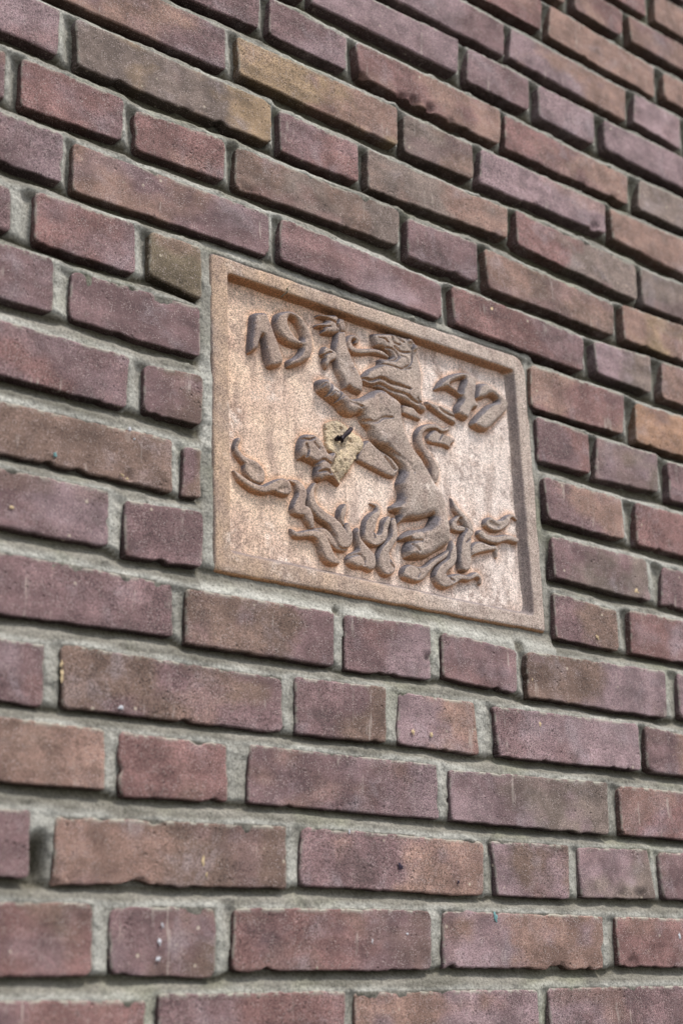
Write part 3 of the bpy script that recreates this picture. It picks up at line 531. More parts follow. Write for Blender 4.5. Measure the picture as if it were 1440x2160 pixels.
c = MM.mix(MM.math('MULTIPLY', pit, 0.6), c, lin(70, 68, 56))
MM.set(MM.b.inputs['Base Color'], c)
h1 = MM.bump(g1, 0.8, 0.0010)
h2 = MM.bump(MM.noise(co, 110, 5, 0.65), 0.9, 0.0022, h1)
MM.set(MM.b.inputs['Normal'], h2)


def terracotta(name, base, second, cast, soot_amt, panel=False):
    T = Mat(name)
    co = T.coords(False)
    g = T.noise(co, 900, 4, 0.8)
    big = T.noise(co, 22, 5, 0.6, dist=0.3)
    c = T.mix(T.ramp(big, 0.34, 0.66), base, second)
    # pale weathered cast towards the right, ochre-salmon on the left
    sep = T.n('ShaderNodeSeparateXYZ')
    T.set(sep.inputs[0], co)
    wob = T.math('ADD', sep.outputs[0], T.math('MULTIPLY', T.math('SUBTRACT', T.noise(co, 10, 4, 0.6), 0.5), 0.25))
    c = T.mix(T.math('MULTIPLY', T.ramp(wob, -0.17, 0.12), 0.8), c, cast)
    streak = T.noise(co, 75, 5, 0.65, stretch=(1.0, 1.0, 0.22))
    cloud = T.noise(co, 17, 6, 0.75, dist=0.5)
    white = T.noise(co, 21, 5, 0.7)
    mott = T.noise(co, 130, 4, 0.7)
    k = 1.0 if panel else 0.75
    c = T.mix(T.math('MULTIPLY', T.ramp(streak, 0.48, 0.66), 0.6 * k), c, lin(146, 124, 114))
    c = T.mix(T.math('MULTIPLY', T.math('MULTIPLY', T.ramp(cloud, 0.45, 0.60), T.ramp(mott, 0.36, 0.62)), 0.7 * k), c, lin(136, 116, 108))
    c = T.mix(T.math('MULTIPLY', T.math('MULTIPLY', T.ramp(white, 0.54, 0.68), T.ramp(mott, 0.62, 0.40)), 0.65 * k), c, lin(236, 220, 208))
    if panel:
        c = T.mix(T.math('MULTIPLY', T.attr('clean', 'Fac'), 0.55), c, lin(218, 164, 124))
    # soot and algae settle on what faces up; the sheltered undersides keep the clay colour
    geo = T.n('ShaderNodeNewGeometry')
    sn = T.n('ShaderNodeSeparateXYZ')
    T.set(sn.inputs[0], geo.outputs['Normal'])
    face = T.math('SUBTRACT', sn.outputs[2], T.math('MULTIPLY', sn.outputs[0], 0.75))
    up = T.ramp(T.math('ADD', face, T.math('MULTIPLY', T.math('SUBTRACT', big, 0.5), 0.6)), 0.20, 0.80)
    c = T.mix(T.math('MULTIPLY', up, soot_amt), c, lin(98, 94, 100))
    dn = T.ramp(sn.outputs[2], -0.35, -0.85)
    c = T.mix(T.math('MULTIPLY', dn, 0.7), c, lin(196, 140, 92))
    c = T.mix(1.0, c, T.gray(T.ramp(g, 0.33, 0.67, 0.32, 1.72)), 'MULTIPLY')
    vd = T.voro(co, 330)
    pit = T.math('MULTIPLY', T.ramp(vd.outputs['Distance'], 0.12, 0.26, 1, 0), T.ramp(T.noise(co, 70, 2), 0.44, 0.56))
    c = T.mix(T.math('MULTIPLY', pit, 0.7), c, lin(74, 58, 50))
    T.set(T.b.inputs['Base Color'], c)
    h1 = T.bump(g, 0.7, 0.0007)
    h2 = T.bump(T.noise(co, 140, 4, 0.65), 0.6, 0.0013, h1)
    T.set(T.b.inputs['Normal'], h2)
    return T.m


TC_PANEL = terracotta('terracotta_panel', lin(226, 198, 174), lin(212, 182, 162), lin(230, 215, 207), 0.5, True)
TC_FRAME = terracotta('terracotta_frame', lin(192, 163, 138), lin(174, 150, 132), lin(188, 172, 162), 0.6)
TC_RELIEF = terracotta('terracotta_relief', lin(176, 153, 137), lin(158, 138, 126), lin(176, 160, 149), 0.88)
TC_REPAIR = terracotta('repair_mortar', lin(212, 190, 156), lin(186, 162, 136), lin(204, 188, 160), 0.3)


def plain(name, rgb, rough=0.7, metal=0.0, n=0.25):
    T = Mat(name)
    co = T.coords()
    g = T.noise(co, 300, 4, 0.7)
    T.set(T.b.inputs['Base Color'], T.mix(1.0, rgb, T.gray(T.ramp(g, 0.3, 0.7, 1 - n, 1 + n)), 'MULTIPLY'))
    T.b.inputs['Roughness'].default_value = rough
    T.b.inputs['Metallic'].default_value = metal
    T.set(T.b.inputs['Normal'], T.bump(g, 0.6, 0.0008))
    return T.m


M_RUST = plain('rusty_iron', lin(46, 34, 40), 0.6, 0.2, 0.5)
M_WIRE = plain('grey_wire', lin(150, 140, 120), 0.6, 0.1)
M_WHITE = plain('white_paint', lin(196, 194, 198), 0.8)
M_TEAL = plain('teal_paint', lin(112, 150, 150), 0.8)
M_OCHRE = plain('ochre_lime', lin(200, 176, 140), 0.9)
M_TAR = plain('dark_tar', lin(50, 38, 52), 0.6)
M_PAVE = plain('pavement', lin(64, 63, 60), 0.9)

# ---------------------------------------------------------------- ground in front of the wall
gm = make_mesh('pavement', [(-40, -40, 0), (40, -40, 0), (40, 1, 0), (-40, 1, 0)], [[0, 1, 2, 3]], False)
pav = link('pavement', gm, M_PAVE)
pav['kind'] = 'structure'

# ---------------------------------------------------------------- the brick wall
wall = empty('brick_wall', (0.3, 0.0, 0.0), 'weathered purple and brown brick wall with recessed grey mortar joints around the plaque', 'brick wall')
TONE = {'p': (118, 94, 95), 'm': (142, 120, 123), 'r': (129, 96, 92), 'b': (119, 98, 86), 'o': (156, 132, 102),
        'n': (164, 128, 102), 'k': (146, 117, 104), 'g': (123, 110, 101), 'v': (112, 102, 80)}
TONE = {k: np.array(lin(*v)) for k, v in TONE.items()}
TONE = {k: v * 0.8 + np.array(lin(131, 106, 102)) * 0.2 for k, v in TONE.items()}
CHIPS = np.array([(0.3163, 0.9383, 0.007, 0.007), (0.3709, 0.9383, 0.008, 0.005), (0.3909, 0.9415, 0.007, 0.006), (0.4146, 0.9431, 0.007, 0.006), (0.4454, 0.9395, 0.006, 0.003), (0.6587, 0.8777, 0.008, 0.005), (0.6327, 0.1269, 0.01, 0.0035), (0.6054, 0.1284, 0.006, 0.002), (0.0854, 0.6127, 0.012, 0.003), (0.5298, 0.5967, 0.006, 0.003), (0.0583, 0.4424, 0.006, 0.003), (0.1714, 0.7518, 0.01, 0.003), (0.3734, 0.3294, 0.004, 0.004), (0.5060, 0.3771, 0.004, 0.003), (0.2967, 0.8091, 0.006, 0.002), (0.5888, 0.3591, 0.006, 0.003), (0.6207, 0.0644, 0.012, 0.003), (0.0070, 0.1210, 0.006, 0.003)])   # broken arrises: u, v, size, depth
EDGE_D = [0.0, 0.7, 1.6, 2.8, 4.2]


def brick_mesh(q, tones, seed, fine):
    """q: four face corners (u, v) in metres, left-top first. Returns verts relative to the brick's centre."""
    rs = np.random.RandomState(seed)
    q = np.asarray(q, float).reshape(4, 2)
    cen = q.mean(0)
    L = np.linalg.norm(q[1] - q[0])
    H = np.linalg.norm(q[0] - q[3])
    step = 0.0028 if fine else 0.012

    def axis(n):
        e = [x / 1000 for x in (EDGE_D if fine else [0.0, 1.5, 4.0])]
        inner = np.linspace(e[-1], n - e[-1], max(3, int((n - 2 * e[-1]) / step)) + 1)
        return np.concatenate([[0, 0, 0], e[:-1], inner, [n - x for x in e[:-1][::-1]], [n, n, n]])

    a, b = axis(L), axis(H)
    na, nb = len(a), len(b)
    X, Y = np.meshgrid(a, b)
    ia, ib = np.meshgrid(np.arange(na), np.arange(nb))
    # sides: the two outermost rings run back into the wall
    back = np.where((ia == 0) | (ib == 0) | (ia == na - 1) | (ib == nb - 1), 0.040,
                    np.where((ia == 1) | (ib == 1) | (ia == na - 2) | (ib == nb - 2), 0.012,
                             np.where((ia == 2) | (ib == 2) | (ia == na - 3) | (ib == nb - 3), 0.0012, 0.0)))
    # rounded corners of the outline
    rc = 0.0030 + 0.0045 * rs.rand() ** 2
    sx = np.where(X < rc, -1, np.where(X > L - rc, 1, 0))
    sy = np.where(Y < rc, -1, np.where(Y > H - rc, 1, 0))
    cx = np.where(sx < 0, rc, L - rc)
    cy = np.where(sy < 0, rc, H - rc)
    A = np.abs(X - cx) / rc
    Bq = np.abs(Y - cy) / rc
    m = (sx != 0) & (sy != 0)
    X2 = np.where(m, cx + sx * rc * A * np.sqrt(np.clip(1 - Bq * Bq / 2, 0, 1)), X)
    Y2 = np.where(m, cy + sy * rc * Bq * np.sqrt(np.clip(1 - A * A / 2, 0, 1)), Y)
    dx = np.minimum(X2, L - X2)
    dy = np.minimum(Y2, H - Y2)
    d = np.maximum(np.minimum(dx, dy), 0)
    dm = np.where(m, np.maximum(rc - np.hypot(X2 - cx, Y2 - cy), 0), d)
    d = np.minimum(np.where(m, dm, d), d + 1)
    # ragged outline: waves and chips
    so = seed * 13.7
    rough_k = 0.5 + 1.0 * rs.rand()
    wv = fbm(X2 * 70 + so, Y2 * 70, 0, 3, 3) * 0.0010 * rough_k + fbm(X2 * 260 + so, Y2 * 260, 0, 4, 2) * 0.0006
    chipn = fbm(X2 * 55 + so, Y2 * 55 + 9, 0, 5, 3)
    chip = np.clip(chipn - 0.34, 0, 1) * 0.009 * rough_k
    low = (Y2 < H * 0.5)
    chip = chip * np.where(low, 1.0, 0.5)
    fall = np.exp(-d / 0.004)
    nx = (sx * 1.0)
    ny = (sy * 1.0)
    inx = np.where(X2 < L - X2, 1, -1) * (dx <= dy + 0.002)
    iny = np.where(Y2 < H - Y2, 1, -1) * (dy <= dx + 0.002)
    X3 = X2 + inx * (wv + chip) * fall
    Y3 = Y2 + iny * (wv + chip) * fall
    # face relief and eased arris
    r = 0.0007 + 0.0013 * rs.rand()
    t = np.clip(1 - d / r, 0, 1)
    Z = -r * (1 - np.sqrt(np.clip(1 - t * t * 0.97, 0, 1)))
    Z = Z + fbm(X2 * 28 + so, Y2 * 28, 0, 7, 4) * 0.0011 - chip * 0.35 * np.exp(-d / 0.006)
    Z = Z + (rs.rand() - 0.5) * 0.0026 + (X2 - L / 2) * (rs.rand() - 0.5) * 0.012 + (Y2 - H / 2) * (rs.rand() - 0.5) * 0.03
    gu, gv = q[3, 0] + X3, q[3, 1] + Y3
    for cu, cv_, cr, cd in CHIPS:
        if abs(cu - cen[0]) < 0.13 and abs(cv_ - cen[1]) < 0.045:
            rr = np.hypot(gu - cu, (gv - cv_) * 1.3) / cr + fbm(gu * 260, gv * 260, 0, 71, 3) * 0.45
            Z = Z - cd * np.clip(1.15 - rr, 0, 0.8) / 0.8
    Z = Z - back
    # into the measured quad
    s = (X3 / L)[..., None]
    w = (Y3 / H)[..., None]
    P = (1 - w) * ((1 - s) * q[3] + s * q[2]) + w * ((1 - s) * q[0] + s * q[1]) - cen
    verts = np.stack([P[..., 0], -Z, P[..., 1]], -1).reshape(-1, 3)
    me = make_mesh('brick', verts, grid_faces(na, nb))
    # clay tones: left to right with drifting clouds
    ta, tb = TONE[tones[0]], TONE[tones[1]]
    f = s[..., 0] + fbm(X2 * 22 + so, Y2 * 30, 0, 11, 4) * 0.9
    f = np.clip((f - 0.3) / 0.4, 0, 1)[..., None]
    colr = ta * (1 - f) + tb * f
    other = TONE['pmrbkp'[rs.randint(6)]]
    g = np.clip(fbm(X2 * 16 - so, Y2 * 24, 0, 21, 3) * 2.0 - 0.35, 0, 0.5)[..., None]
    colr = colr * (1 - g) + other * g
    colr = colr * (0.93 + 0.14 * rs.rand())
    # joint shade painted in: the four bed and end faces get darkened clay
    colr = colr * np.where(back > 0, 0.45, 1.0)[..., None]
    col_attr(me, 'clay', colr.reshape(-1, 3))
    topd = np.clip(1 - (H - Y2) / 0.0035, 0, 1)
    lowd = Y2 * 0
    endd = np.clip(1 - dx / 0.0022, 0, 1) * 0.6 * (ia > 2) * (ia < na - 3)
    flt_attr(me, 'rim', np.maximum(np.maximum(topd, lowd), endd).ravel())
    return me, cen


n_b = 0
row_edges = {}
for k in sorted(BRICKS):
    row = []
    for item in BRICKS[k]:
        q = np.array(item[:8], float).reshape(4, 2) / 10000.0
        row.append(q)
        fine = (-0.12 < q[:, 0].mean() < 0.95) and -0.06 < q[:, 1].mean() < 1.36
        n_b += 1
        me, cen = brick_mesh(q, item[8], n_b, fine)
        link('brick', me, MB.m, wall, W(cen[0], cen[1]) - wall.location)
    row_edges[k] = row

# ---- mortar between the bricks: struck joints, deep under the upper brick and nearly flush on the lower one
PLAQUE = np.array([(0.1346, 0.6764), (0.5324, 0.6808), (0.5356, 0.3796), (0.1422, 0.3774)])
us = np.arange(-0.47, 1.281, 0.0022)
vs_ = np.arange(-0.19, 1.51, 0.0018)
U, V = np.meshgrid(us, vs_)
MODULE = 0.0625
keys = sorted(row_edges)


def smooth(a, b, x):
    x = np.clip((x - a) / (b - a), 0, 1)
    return x * x * (3 - 2 * x)


top_line, bot_line = {}, {}
for k in keys:
    row = row_edges[k]
    tu = np.concatenate([[q[0, 0], q[1, 0]] for q in row])
    top_line[k] = np.interp(us, tu, np.concatenate([[q[0, 1], q[1, 1]] for q in row]))
    bu = np.concatenate([[q[3, 0], q[2, 0]] for q in row])
    bot_line[k] = np.interp(us, bu, np.concatenate([[q[3, 1], q[2, 1]] for q in row]))
Z = np.full(U.shape, -0.008)
PALE = np.zeros(U.shape)
GRIME_SHADE = np.zeros(U.shape)  # algae and dirt mixed with shade painted into the joint recesses
wob = fbm(U * 30, V * 30, 0, 31, 3)
DEEP = np.clip((U - 0.15) / 0.35, 0, 1) * 0.65 + np.clip((V - 0.45) / 0.35, 0, 1) * 0.65 + fbm(U * 9, V * 14, 0, 37, 3) * 0.35
DEEP = np.clip(DEEP - 0.35 * np.clip((0.5 - V) / 0.2, 0, 1), 0, 1.2)
for k in keys:
    row = row_edges[k]
    tl, bl = top_line[k][None, :], bot_line[k][None, :]
    body = (V >= bl) & (V <= tl)
    s = np.clip((V - bl) / (tl - bl), 0, 1)
    zb = -0.0100 - 0.0050 * DEEP + (0.0080 + 0.0050 * DEEP) * s ** 1.2
    Z = np.where(body, zb, Z)
    for a, b in zip(row[:-1], row[1:]):
        e0 = (a[1, 0] + a[2, 0]) / 2 - 0.001
        e1 = (b[0, 0] + b[3, 0]) / 2 + 0.001
        if e1 - e0 > 0.06:
            continue
        g = body & (U > e0) & (U < e1)
        t = np.clip((U - e0) / (e1 - e0), 0, 1)
        Z = np.where(g, -0.0019 - (0.0018 + 0.0090 * np.clip(DEEP, 0, 1)) * smooth(0.25, 0.85, t + 0.15 * DEEP) + 0.0007 * wob, Z)
        GRIME_SHADE = np.where(g, np.clip((t - 0.5) * 2 + wob * 0.5, 0, 1) * 0.8 * np.clip(DEEP * 1.3 - 0.1, 0, 1), GRIME_SHADE)
        PALE = np.where(g, np.clip(0.85 - t * 0.4 + wob * 0.6, 0, 1), PALE)
    if k + 1 in row_edges:
        b0, b1 = top_line[k][None, :], bot_line[k + 1][None, :]
        bed = (V > b0) & (V < b1)
        t = np.clip((V - b0) / np.maximum(b1 - b0, 0.004), 0, 1)
        Z = np.where(bed, -0.0014 - 0.002 * t - (0.0058 + 0.0060 * DEEP) * smooth(0.42, 0.86, t + wob * 0.18 + 0.2 * DEEP), Z)
        PALE = np.where(bed, np.clip(1.0 - np.abs(t - 0.06) / 0.28 + wob * 0.8, 0, 1), PALE)
        GRIME_SHADE = np.where(bed, np.clip((t - 0.60 + 0.12 * DEEP) / 0.28 + wob * 0.5, 0, 1) * 0.92, GRIME_SHADE)


def line_side(P0, P1):
    """signed distance to the line P0-P1, positive on its left"""
    dx_, dy_ = P1 - P0
    n = math.hypot(dx_, dy_)
    return ((U - P0[0]) * -dy_ + (V - P0[1]) * dx_) / n


d_top = line_side(PLAQUE[0], PLAQUE[1])      # positive above the plaque
d_right = line_side(PLAQUE[1], PLAQUE[2])    # positive right of it
d_bot = line_side(PLAQUE[2], PLAQUE[3])      # positive below it
d_left = line_side(PLAQUE[3], PLAQUE[0])     # positive left of it
out = np.maximum(np.maximum(d_top, d_right), np.maximum(d_bot, d_left))
inside = out < -0.004
DEEP = None
near = out < 0.0
Z = np.where(near, -0.0075, Z)
strip = (d_left > -0.002) & (d_left < 0.012) & (V > 0.372) & (V < 0.683)
Z = np.where(strip, -0.0042 + 0.0006 * wob, Z)
PALE = np.where(strip, 0.55 + wob * 0.6, PALE)
GRIME_SHADE = np.where(strip, 0, GRIME_SHADE)
strip = (d_right > -0.002) & (d_right < 0.011) & (V > 0.372) & (V < 0.690)
Z = np.where(strip, -0.0055 - 0.25 * np.clip(d_right, 0, 1), Z)
PALE = np.where(strip, 0.4 + wob * 0.7, PALE)
GRIME_SHADE = np.where(strip, 0, GRIME_SHADE)
strip = (d_bot > -0.002) & (V > top_line[5][None, :]) & (U > 0.128) & (U < 0.545) & (V < 0.3815)
t = np.clip(d_bot / 0.017, 0, 1)
Z = np.where(strip, -0.0085 + 0.006 * t + 0.0004 * wob, Z)
PALE = np.where(strip, np.clip((t - 0.55) * 2 + 0.25 + wob * 0.6, 0, 1), PALE)
GRIME_SHADE = np.where(strip, np.clip(0.4 - t * 4, 0, 1), GRIME_SHADE)
strip = (d_top > -0.002) & (V < bot_line[11][None, :] + 0.001) & (U > 0.128) & (U < 0.545) & (V > 0.67)
t = np.clip(d_top / 0.011, 0, 1)
Z = np.where(strip, -0.0040 - 0.0055 * t ** 1.5 + 0.0004 * wob, Z)
PALE = np.where(strip, np.clip(0.4 + wob * 0.6, 0, 1), PALE)
GRIME_SHADE = np.where(strip, np.clip((t - 0.7) * 2.5, 0, 0.8), GRIME_SHADE)
Z = np.where(inside, -0.0200, Z)
# crumbled head joint with missing mortar, low on the left, and smaller losses
for (hu, hv, ru, rv, dp) in ((-0.005, 0.138, 0.0065, 0.016, 0.020), (-0.016, 0.121, 0.02, 0.004, 0.005), (0.3245, 0.823, 0.004, 0.006, 0.006),
                             (0.494, 0.360, 0.007, 0.006, 0.004), (0.270, 0.362, 0.004, 0.004, 0.006), (0.531, 0.826, 0.006, 0.008, 0.005)):
    w = np.exp(-((U - hu) / ru) ** 4 - ((V - hv) / rv) ** 4)
    Z = Z - w * dp
    GRIME_SHADE = np.maximum(GRIME_SHADE, w * (0.9 if dp > 0.01 else 0.5))
    PALE = PALE * (1 - w)
for _ in range(2):
    Zp = np.pad(Z, 1, mode='edge')
    Z = (Zp[1:-1, 1:-1] * 2 + Zp[:-2, 1:-1] + Zp[2:, 1:-1] + Zp[1:-1, :-2] + Zp[1:-1, 2:]) / 6
Z = Z + fbm(U * 160, V * 160, 0, 41, 3) * 0.0009 + fbm(U * 45, V * 45, 0, 43, 2) * 0.0008
Z = Z + np.clip(fbm(U * 70, V * 70, 0, 47, 3) - 0.1, 0, 1) * 0.004 * (Z > -0.0045)
verts = np.stack([U - 0.3, -Z, V + BASE], -1).reshape(-1, 3)
F = grid_faces(len(us), len(vs_))
keep = (Z[:-1, :-1] > -0.019).ravel() | (Z[1:, 1:] > -0.019).ravel()
mm = make_mesh('mortar', verts, F)
DP = np.clip((U - 0.15) / 0.4, 0, 1) * 0.6 + np.clip((V - 0.5) / 0.4, 0, 1) * 0.5
flt_attr(mm, 'pale', (np.clip(PALE, 0, 1) * (1 - 0.4 * np.clip(DP, 0, 1))).ravel() * 0.95)
flt_attr(mm, 'grime_shade', np.clip(GRIME_SHADE, 0, 1).ravel())
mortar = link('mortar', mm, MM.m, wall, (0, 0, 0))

# ---- the rest of the wall outside the modelled stretch: plain courses, one joined part
vb, fb, cb = [], [], []
rs = np.random.RandomState(5)
for k in range(-24, 40):
    v0 = k * MODULE
    u = -3.2 - rs.rand() * 0.2
    while u < 4.2:
        L = 0.2083 if rs.rand() < 0.65 else 0.0975
        segs = [(u, u + L)]
        if -3 <= k <= 23:
            lo = min(q[:, 0].min() for q in row_edges[k]) - 0.014
            hi = max(q[:, 0].max() for q in row_edges[k]) + 0.014
            segs = [(a, b) for a, b in ((u, min(u + L, lo)), (max(u, hi), u + L)) if b - a > 0.02]
        for a, b in segs:
            z0 = (rs.rand() - 0.5) * 0.003
            n = len(vb)
            e = 0.002
            for (x, y, z) in ((a, v0, -.012), (b, v0, -.012), (b, v0 + .0465, -.012), (a, v0 + .0465, -.012),
                              (a + e, v0 + e, z0), (b - e, v0 + e, z0), (b - e, v0 + .0465 - e, z0), (a + e, v0 + .0465 - e, z0)):
                vb.append((x - 0.3, -z, y + BASE))
            fb += [[n + 4, n + 5, n + 6, n + 7], [n, n + 1, n + 5, n + 4], [n + 1, n + 2, n + 6, n + 5], [n + 2, n + 3, n + 7, n + 6], [n + 3, n, n + 4, n + 7]]
            cb += [TONE['pmrbkgpm'[rs.randint(8)]] * (0.9 + 0.2 * rs.rand())] * 8
        u += L + 0.014
bm_ = make_mesh('outer_brickwork', vb, fb, False)
col_attr(bm_, 'clay', np.array(cb))
flt_attr(bm_, 'rim', np.zeros(len(vb)))
o = link('outer_brickwork', bm_, MB.m, wall, (0, 0, 0))
o['kind'] = 'stuff'
# mortar backing of that outer stretch (a ring round the detailed mortar)
z_ = 0.008
x0, x1, xa, xb = -3.4 - 0.3, 4.4 - 0.3, -0.47 - 0.3, us[-1] - 0.3
y0, y1, ya, yb = 0.0, 40 * MODULE + BASE, vs_[0] + BASE, vs_[-1] + BASE
vv = [(x0, z_, y0), (x1, z_, y0), (x1, z_, y1), (x0, z_, y1), (xa, z_, ya), (xb, z_, ya), (xb, z_, yb), (xa, z_, yb),
      (x0, 0.25, y0), (x1, 0.25, y0), (x1, 0.25, y1), (x0, 0.25, y1)]
ff = [[0, 1, 5, 4], [1, 2, 6, 5], [2, 3, 7, 6], [3, 0, 4, 7], [3, 2, 10, 11], [1, 9, 10, 2], [8, 0, 3, 11], [9, 8, 11, 10]]
om = make_mesh('outer_mortar', vv, ff, False)
flt_attr(om, 'pale', np.zeros(len(vv)))
flt_attr(om, 'grime_shade', np.zeros(len(vv)))
link('outer_mortar', om, MM.m, wall, (0, 0, 0))


# ---------------------------------------------------------------- the relief plaque
FRONT, FLOOR = -0.0040, -0.0150
PC = np.array([0.336, 0.379])
plaque = empty('relief_plaque', W(PC[0], PC[1], 0), 'square terracotta plaque dated 1947 with a rearing lion among curling flames', 'plaque')
INNER = np.array([(0.1550, 0.6606), (0.5140, 0.6612), (0.5188, 0.3960), (0.1600, 0.3985)])
INNER_LOW = INNER + np.array([(0.0003, -0.0004), (-0.0030, -0.0006), (-0.0030, 0.0030), (0.0003, 0.0035)])


def seg_noise(x, y, amp, f, seed):
    return fbm(np.asarray(x) * f, np.asarray(y) * f, 0, seed, 3) * amp


def ring(quad, n, rad, shift=0.0):
    """points along a quad with slightly rounded corners, clockwise from the left-top corner"""
    pts = []
    for i in range(4):
        a, b = quad[i], quad[(i + 1) % 4]
        t = np.linspace(0, 1, n, endpoint=False)[:, None]
        t = t + 0.0
        pts.append(a * (1 - t) + b * t)
    pts = np.concatenate(pts)
    if rad is not None:
        for i in range(4):
            r = rad[i]
            c0 = quad[i]
            dd = np.linalg.norm(pts - c0, axis=1)
            inward = quad.mean(0) - c0
            inward /= np.linalg.norm(inward)
            pull = np.clip(1 - dd / r, 0, 1) ** 2 * r * 0.36
            pts = pts + inward * pull[:, None]
    return pts


NR = 160
RO = ring(PLAQUE, NR, [0.003, 0.022, 0.004, 0.004])
RI = ring(INNER, NR, [0.003, 0.004, 0.006, 0.004])
RL = ring(INNER_LOW, NR, [0.004, 0.005, 0.008, 0.008])
cen = PLAQUE.mean(0)
loops = []


def add_loop(P, z):
    nz = seg_noise(P[:, 0], P[:, 1], 0.0006, 90, 51)
    loops.append(np.stack([P[:, 0], P[:, 1], np.full(len(P), z) + nz], 1))


jag = (seg_noise(RO[:, 0], RO[:, 1], 0.0012, 60, 53))[:, None]
dirn = (cen - RO) / np.linalg.norm(cen - RO, axis=1)[:, None]
RO = RO + dirn * (jag + 0.0004)
add_loop(RO, -0.030)
add_loop(RO, FRONT - 0.0035)
for qd, z in ((0.06, -0.0012), (0.12, -0.0002), (0.25, 0.0), (0.4, 0.0), (0.55, 0.0), (0.7, 0.0), (0.84, -0.0001), (0.91, -0.0005), (0.955, -0.0012), (0.985, -0.0022)):
    add_loop(RO * (1 - qd) + RI * qd, FRONT + z)
add_loop(RI, FRONT - 0.0036)
for qd in (0.35, 0.7, 0.93):
    add_loop(RI * (1 - qd) + RL * qd, (FRONT - 0.0036) * (1 - qd) + (FLOOR + 0.001) * qd)
add_loop(RL - (RL - INNER_LOW.mean(0)) * 0.008, FLOOR + 0.0001)
add_loop(RL - (RL - INNER_LOW.mean(0)) * 0.016, FLOOR - 0.002)
Lp = np.array(loops)
nl, npnt = Lp.shape[:2]
verts = np.stack([Lp[..., 0] - PC[0], -Lp[..., 2], Lp[..., 1] - PC[1]], -1).reshape(-1, 3)
i = np.arange(nl - 1)[:, None] * npnt
j = np.arange(npnt)[None, :]
jn = (j + 1) % npnt
F = np.stack([i + j, i + jn, i + npnt + jn, i + npnt + j], -1).reshape(-1, 4)
link('frame', make_mesh('frame', verts, F), TC_FRAME, plaque, (0, 0, 0))

a_ = np.linspace(-0.008, 1.008, 190)
b_ = np.linspace(-0.008, 1.008, 150)
S_, T_ = np.meshgrid(a_, b_)
q = INNER_LOW
P = ((1 - T_) * (1 - S_))[..., None] * q[3] + ((1 - T_) * S_)[..., None] * q[2] + (T_ * S_)[..., None] * q[1] + (T_ * (1 - S_))[..., None] * q[0]
Zp = FLOOR + fbm(P[..., 0] * 60, P[..., 1] * 60, 0, 61, 4) * 0.0007
verts = np.stack([P[..., 0] - PC[0], -Zp, P[..., 1] - PC[1]], -1).reshape(-1, 3)
panel_me = make_mesh('panel', verts, grid_faces(190, 150))
PX, PY = P[..., 0].ravel() * 1000, P[..., 1].ravel() * 1000
link('panel', panel_me, TC_PANEL, plaque, (0, 0, 0))


def chaikin(P, n=2):
    P = np.asarray(P, float)
    for _ in range(n):
        N = np.roll(P, -1, 0)
        P = np.stack([P * 0.8 + N * 0.2, P * 0.2 + N * 0.8], 1).reshape(-1, 2)
    return P


def spline(P, n=5):
    """Catmull-Rom through x, y, r"""
    P = np.asarray(P, float)
    Q = np.vstack([2 * P[0] - P[1], P, 2 * P[-1] - P[-2]])
    o_ = []
    for i in range(1, len(Q) - 2):
        for t in np.linspace(0, 1, n, endpoint=False):
            o_.append(0.5 * ((2 * Q[i]) + (-Q[i - 1] + Q[i + 1]) * t + (2 * Q[i - 1] - 5 * Q[i] + 4 * Q[i + 1] - Q[i + 2]) * t * t
                             + (-Q[i - 1] + 3 * Q[i] - 3 * Q[i + 1] + Q[i + 2]) * t ** 3))
    o_.append(P[-1])
    return np.array(o_)


def sd_poly(X, Y, P):
    """signed distance in mm, positive inside"""
    d2 = np.full(X.shape, 1e9)
    ins = np.zeros(X.shape, bool)
    for a, b in zip(P, np.roll(P, -1, 0)):
        e = b - a
        px, py = X - a[0], Y - a[1]
        t = np.clip((px * e[0] + py * e[1]) / (e @ e + 1e-12), 0, 1)
        d2 = np.minimum(d2, (px - t * e[0]) ** 2 + (py - t * e[1]) ** 2)
        cond = (a[1] > Y) != (b[1] > Y)
        with np.errstate(divide='ignore', invalid='ignore'):
            xi = a[0] + (Y - a[1]) / (b[1] - a[1] + 1e-15) * e[0]
        ins ^= cond & (X < xi)
    d = np.sqrt(d2)
    return np.where(ins, d, -d)


MET = np.array(METRIC)


def sd_stroke(X, Y, pts):
    """rounded stroke of varying radius; returns (radius - distance, distance)"""
    S = spline(pts)
    c = S[:, :2] @ MET.T
    XX = X * MET[0, 0] + Y * MET[0, 1]
    YY = X * MET[1, 0] + Y * MET[1, 1]
    best = np.full(X.shape, -1e9)
    dist = np.full(X.shape, 1e9)
    rad = np.ones(X.shape)
    for i in range(len(c) - 1):
        a, b = c[i], c[i + 1]
        e = b - a
        px, py = XX - a[0], YY - a[1]
        t = np.clip((px * e[0] + py * e[1]) / (e @ e + 1e-12), 0, 1)
        dd = np.hypot(px - t * e[0], py - t * e[1])
        r = S[i, 2] * (1 - t) + S[i + 1, 2] * t
        v = r - dd
        rad = np.where(v > best, r, rad)
        best = np.maximum(best, v)
        dist = np.minimum(dist, dd)
    return best, dist, rad


RES = 0.42
RELIEF_SCALE = 0.8


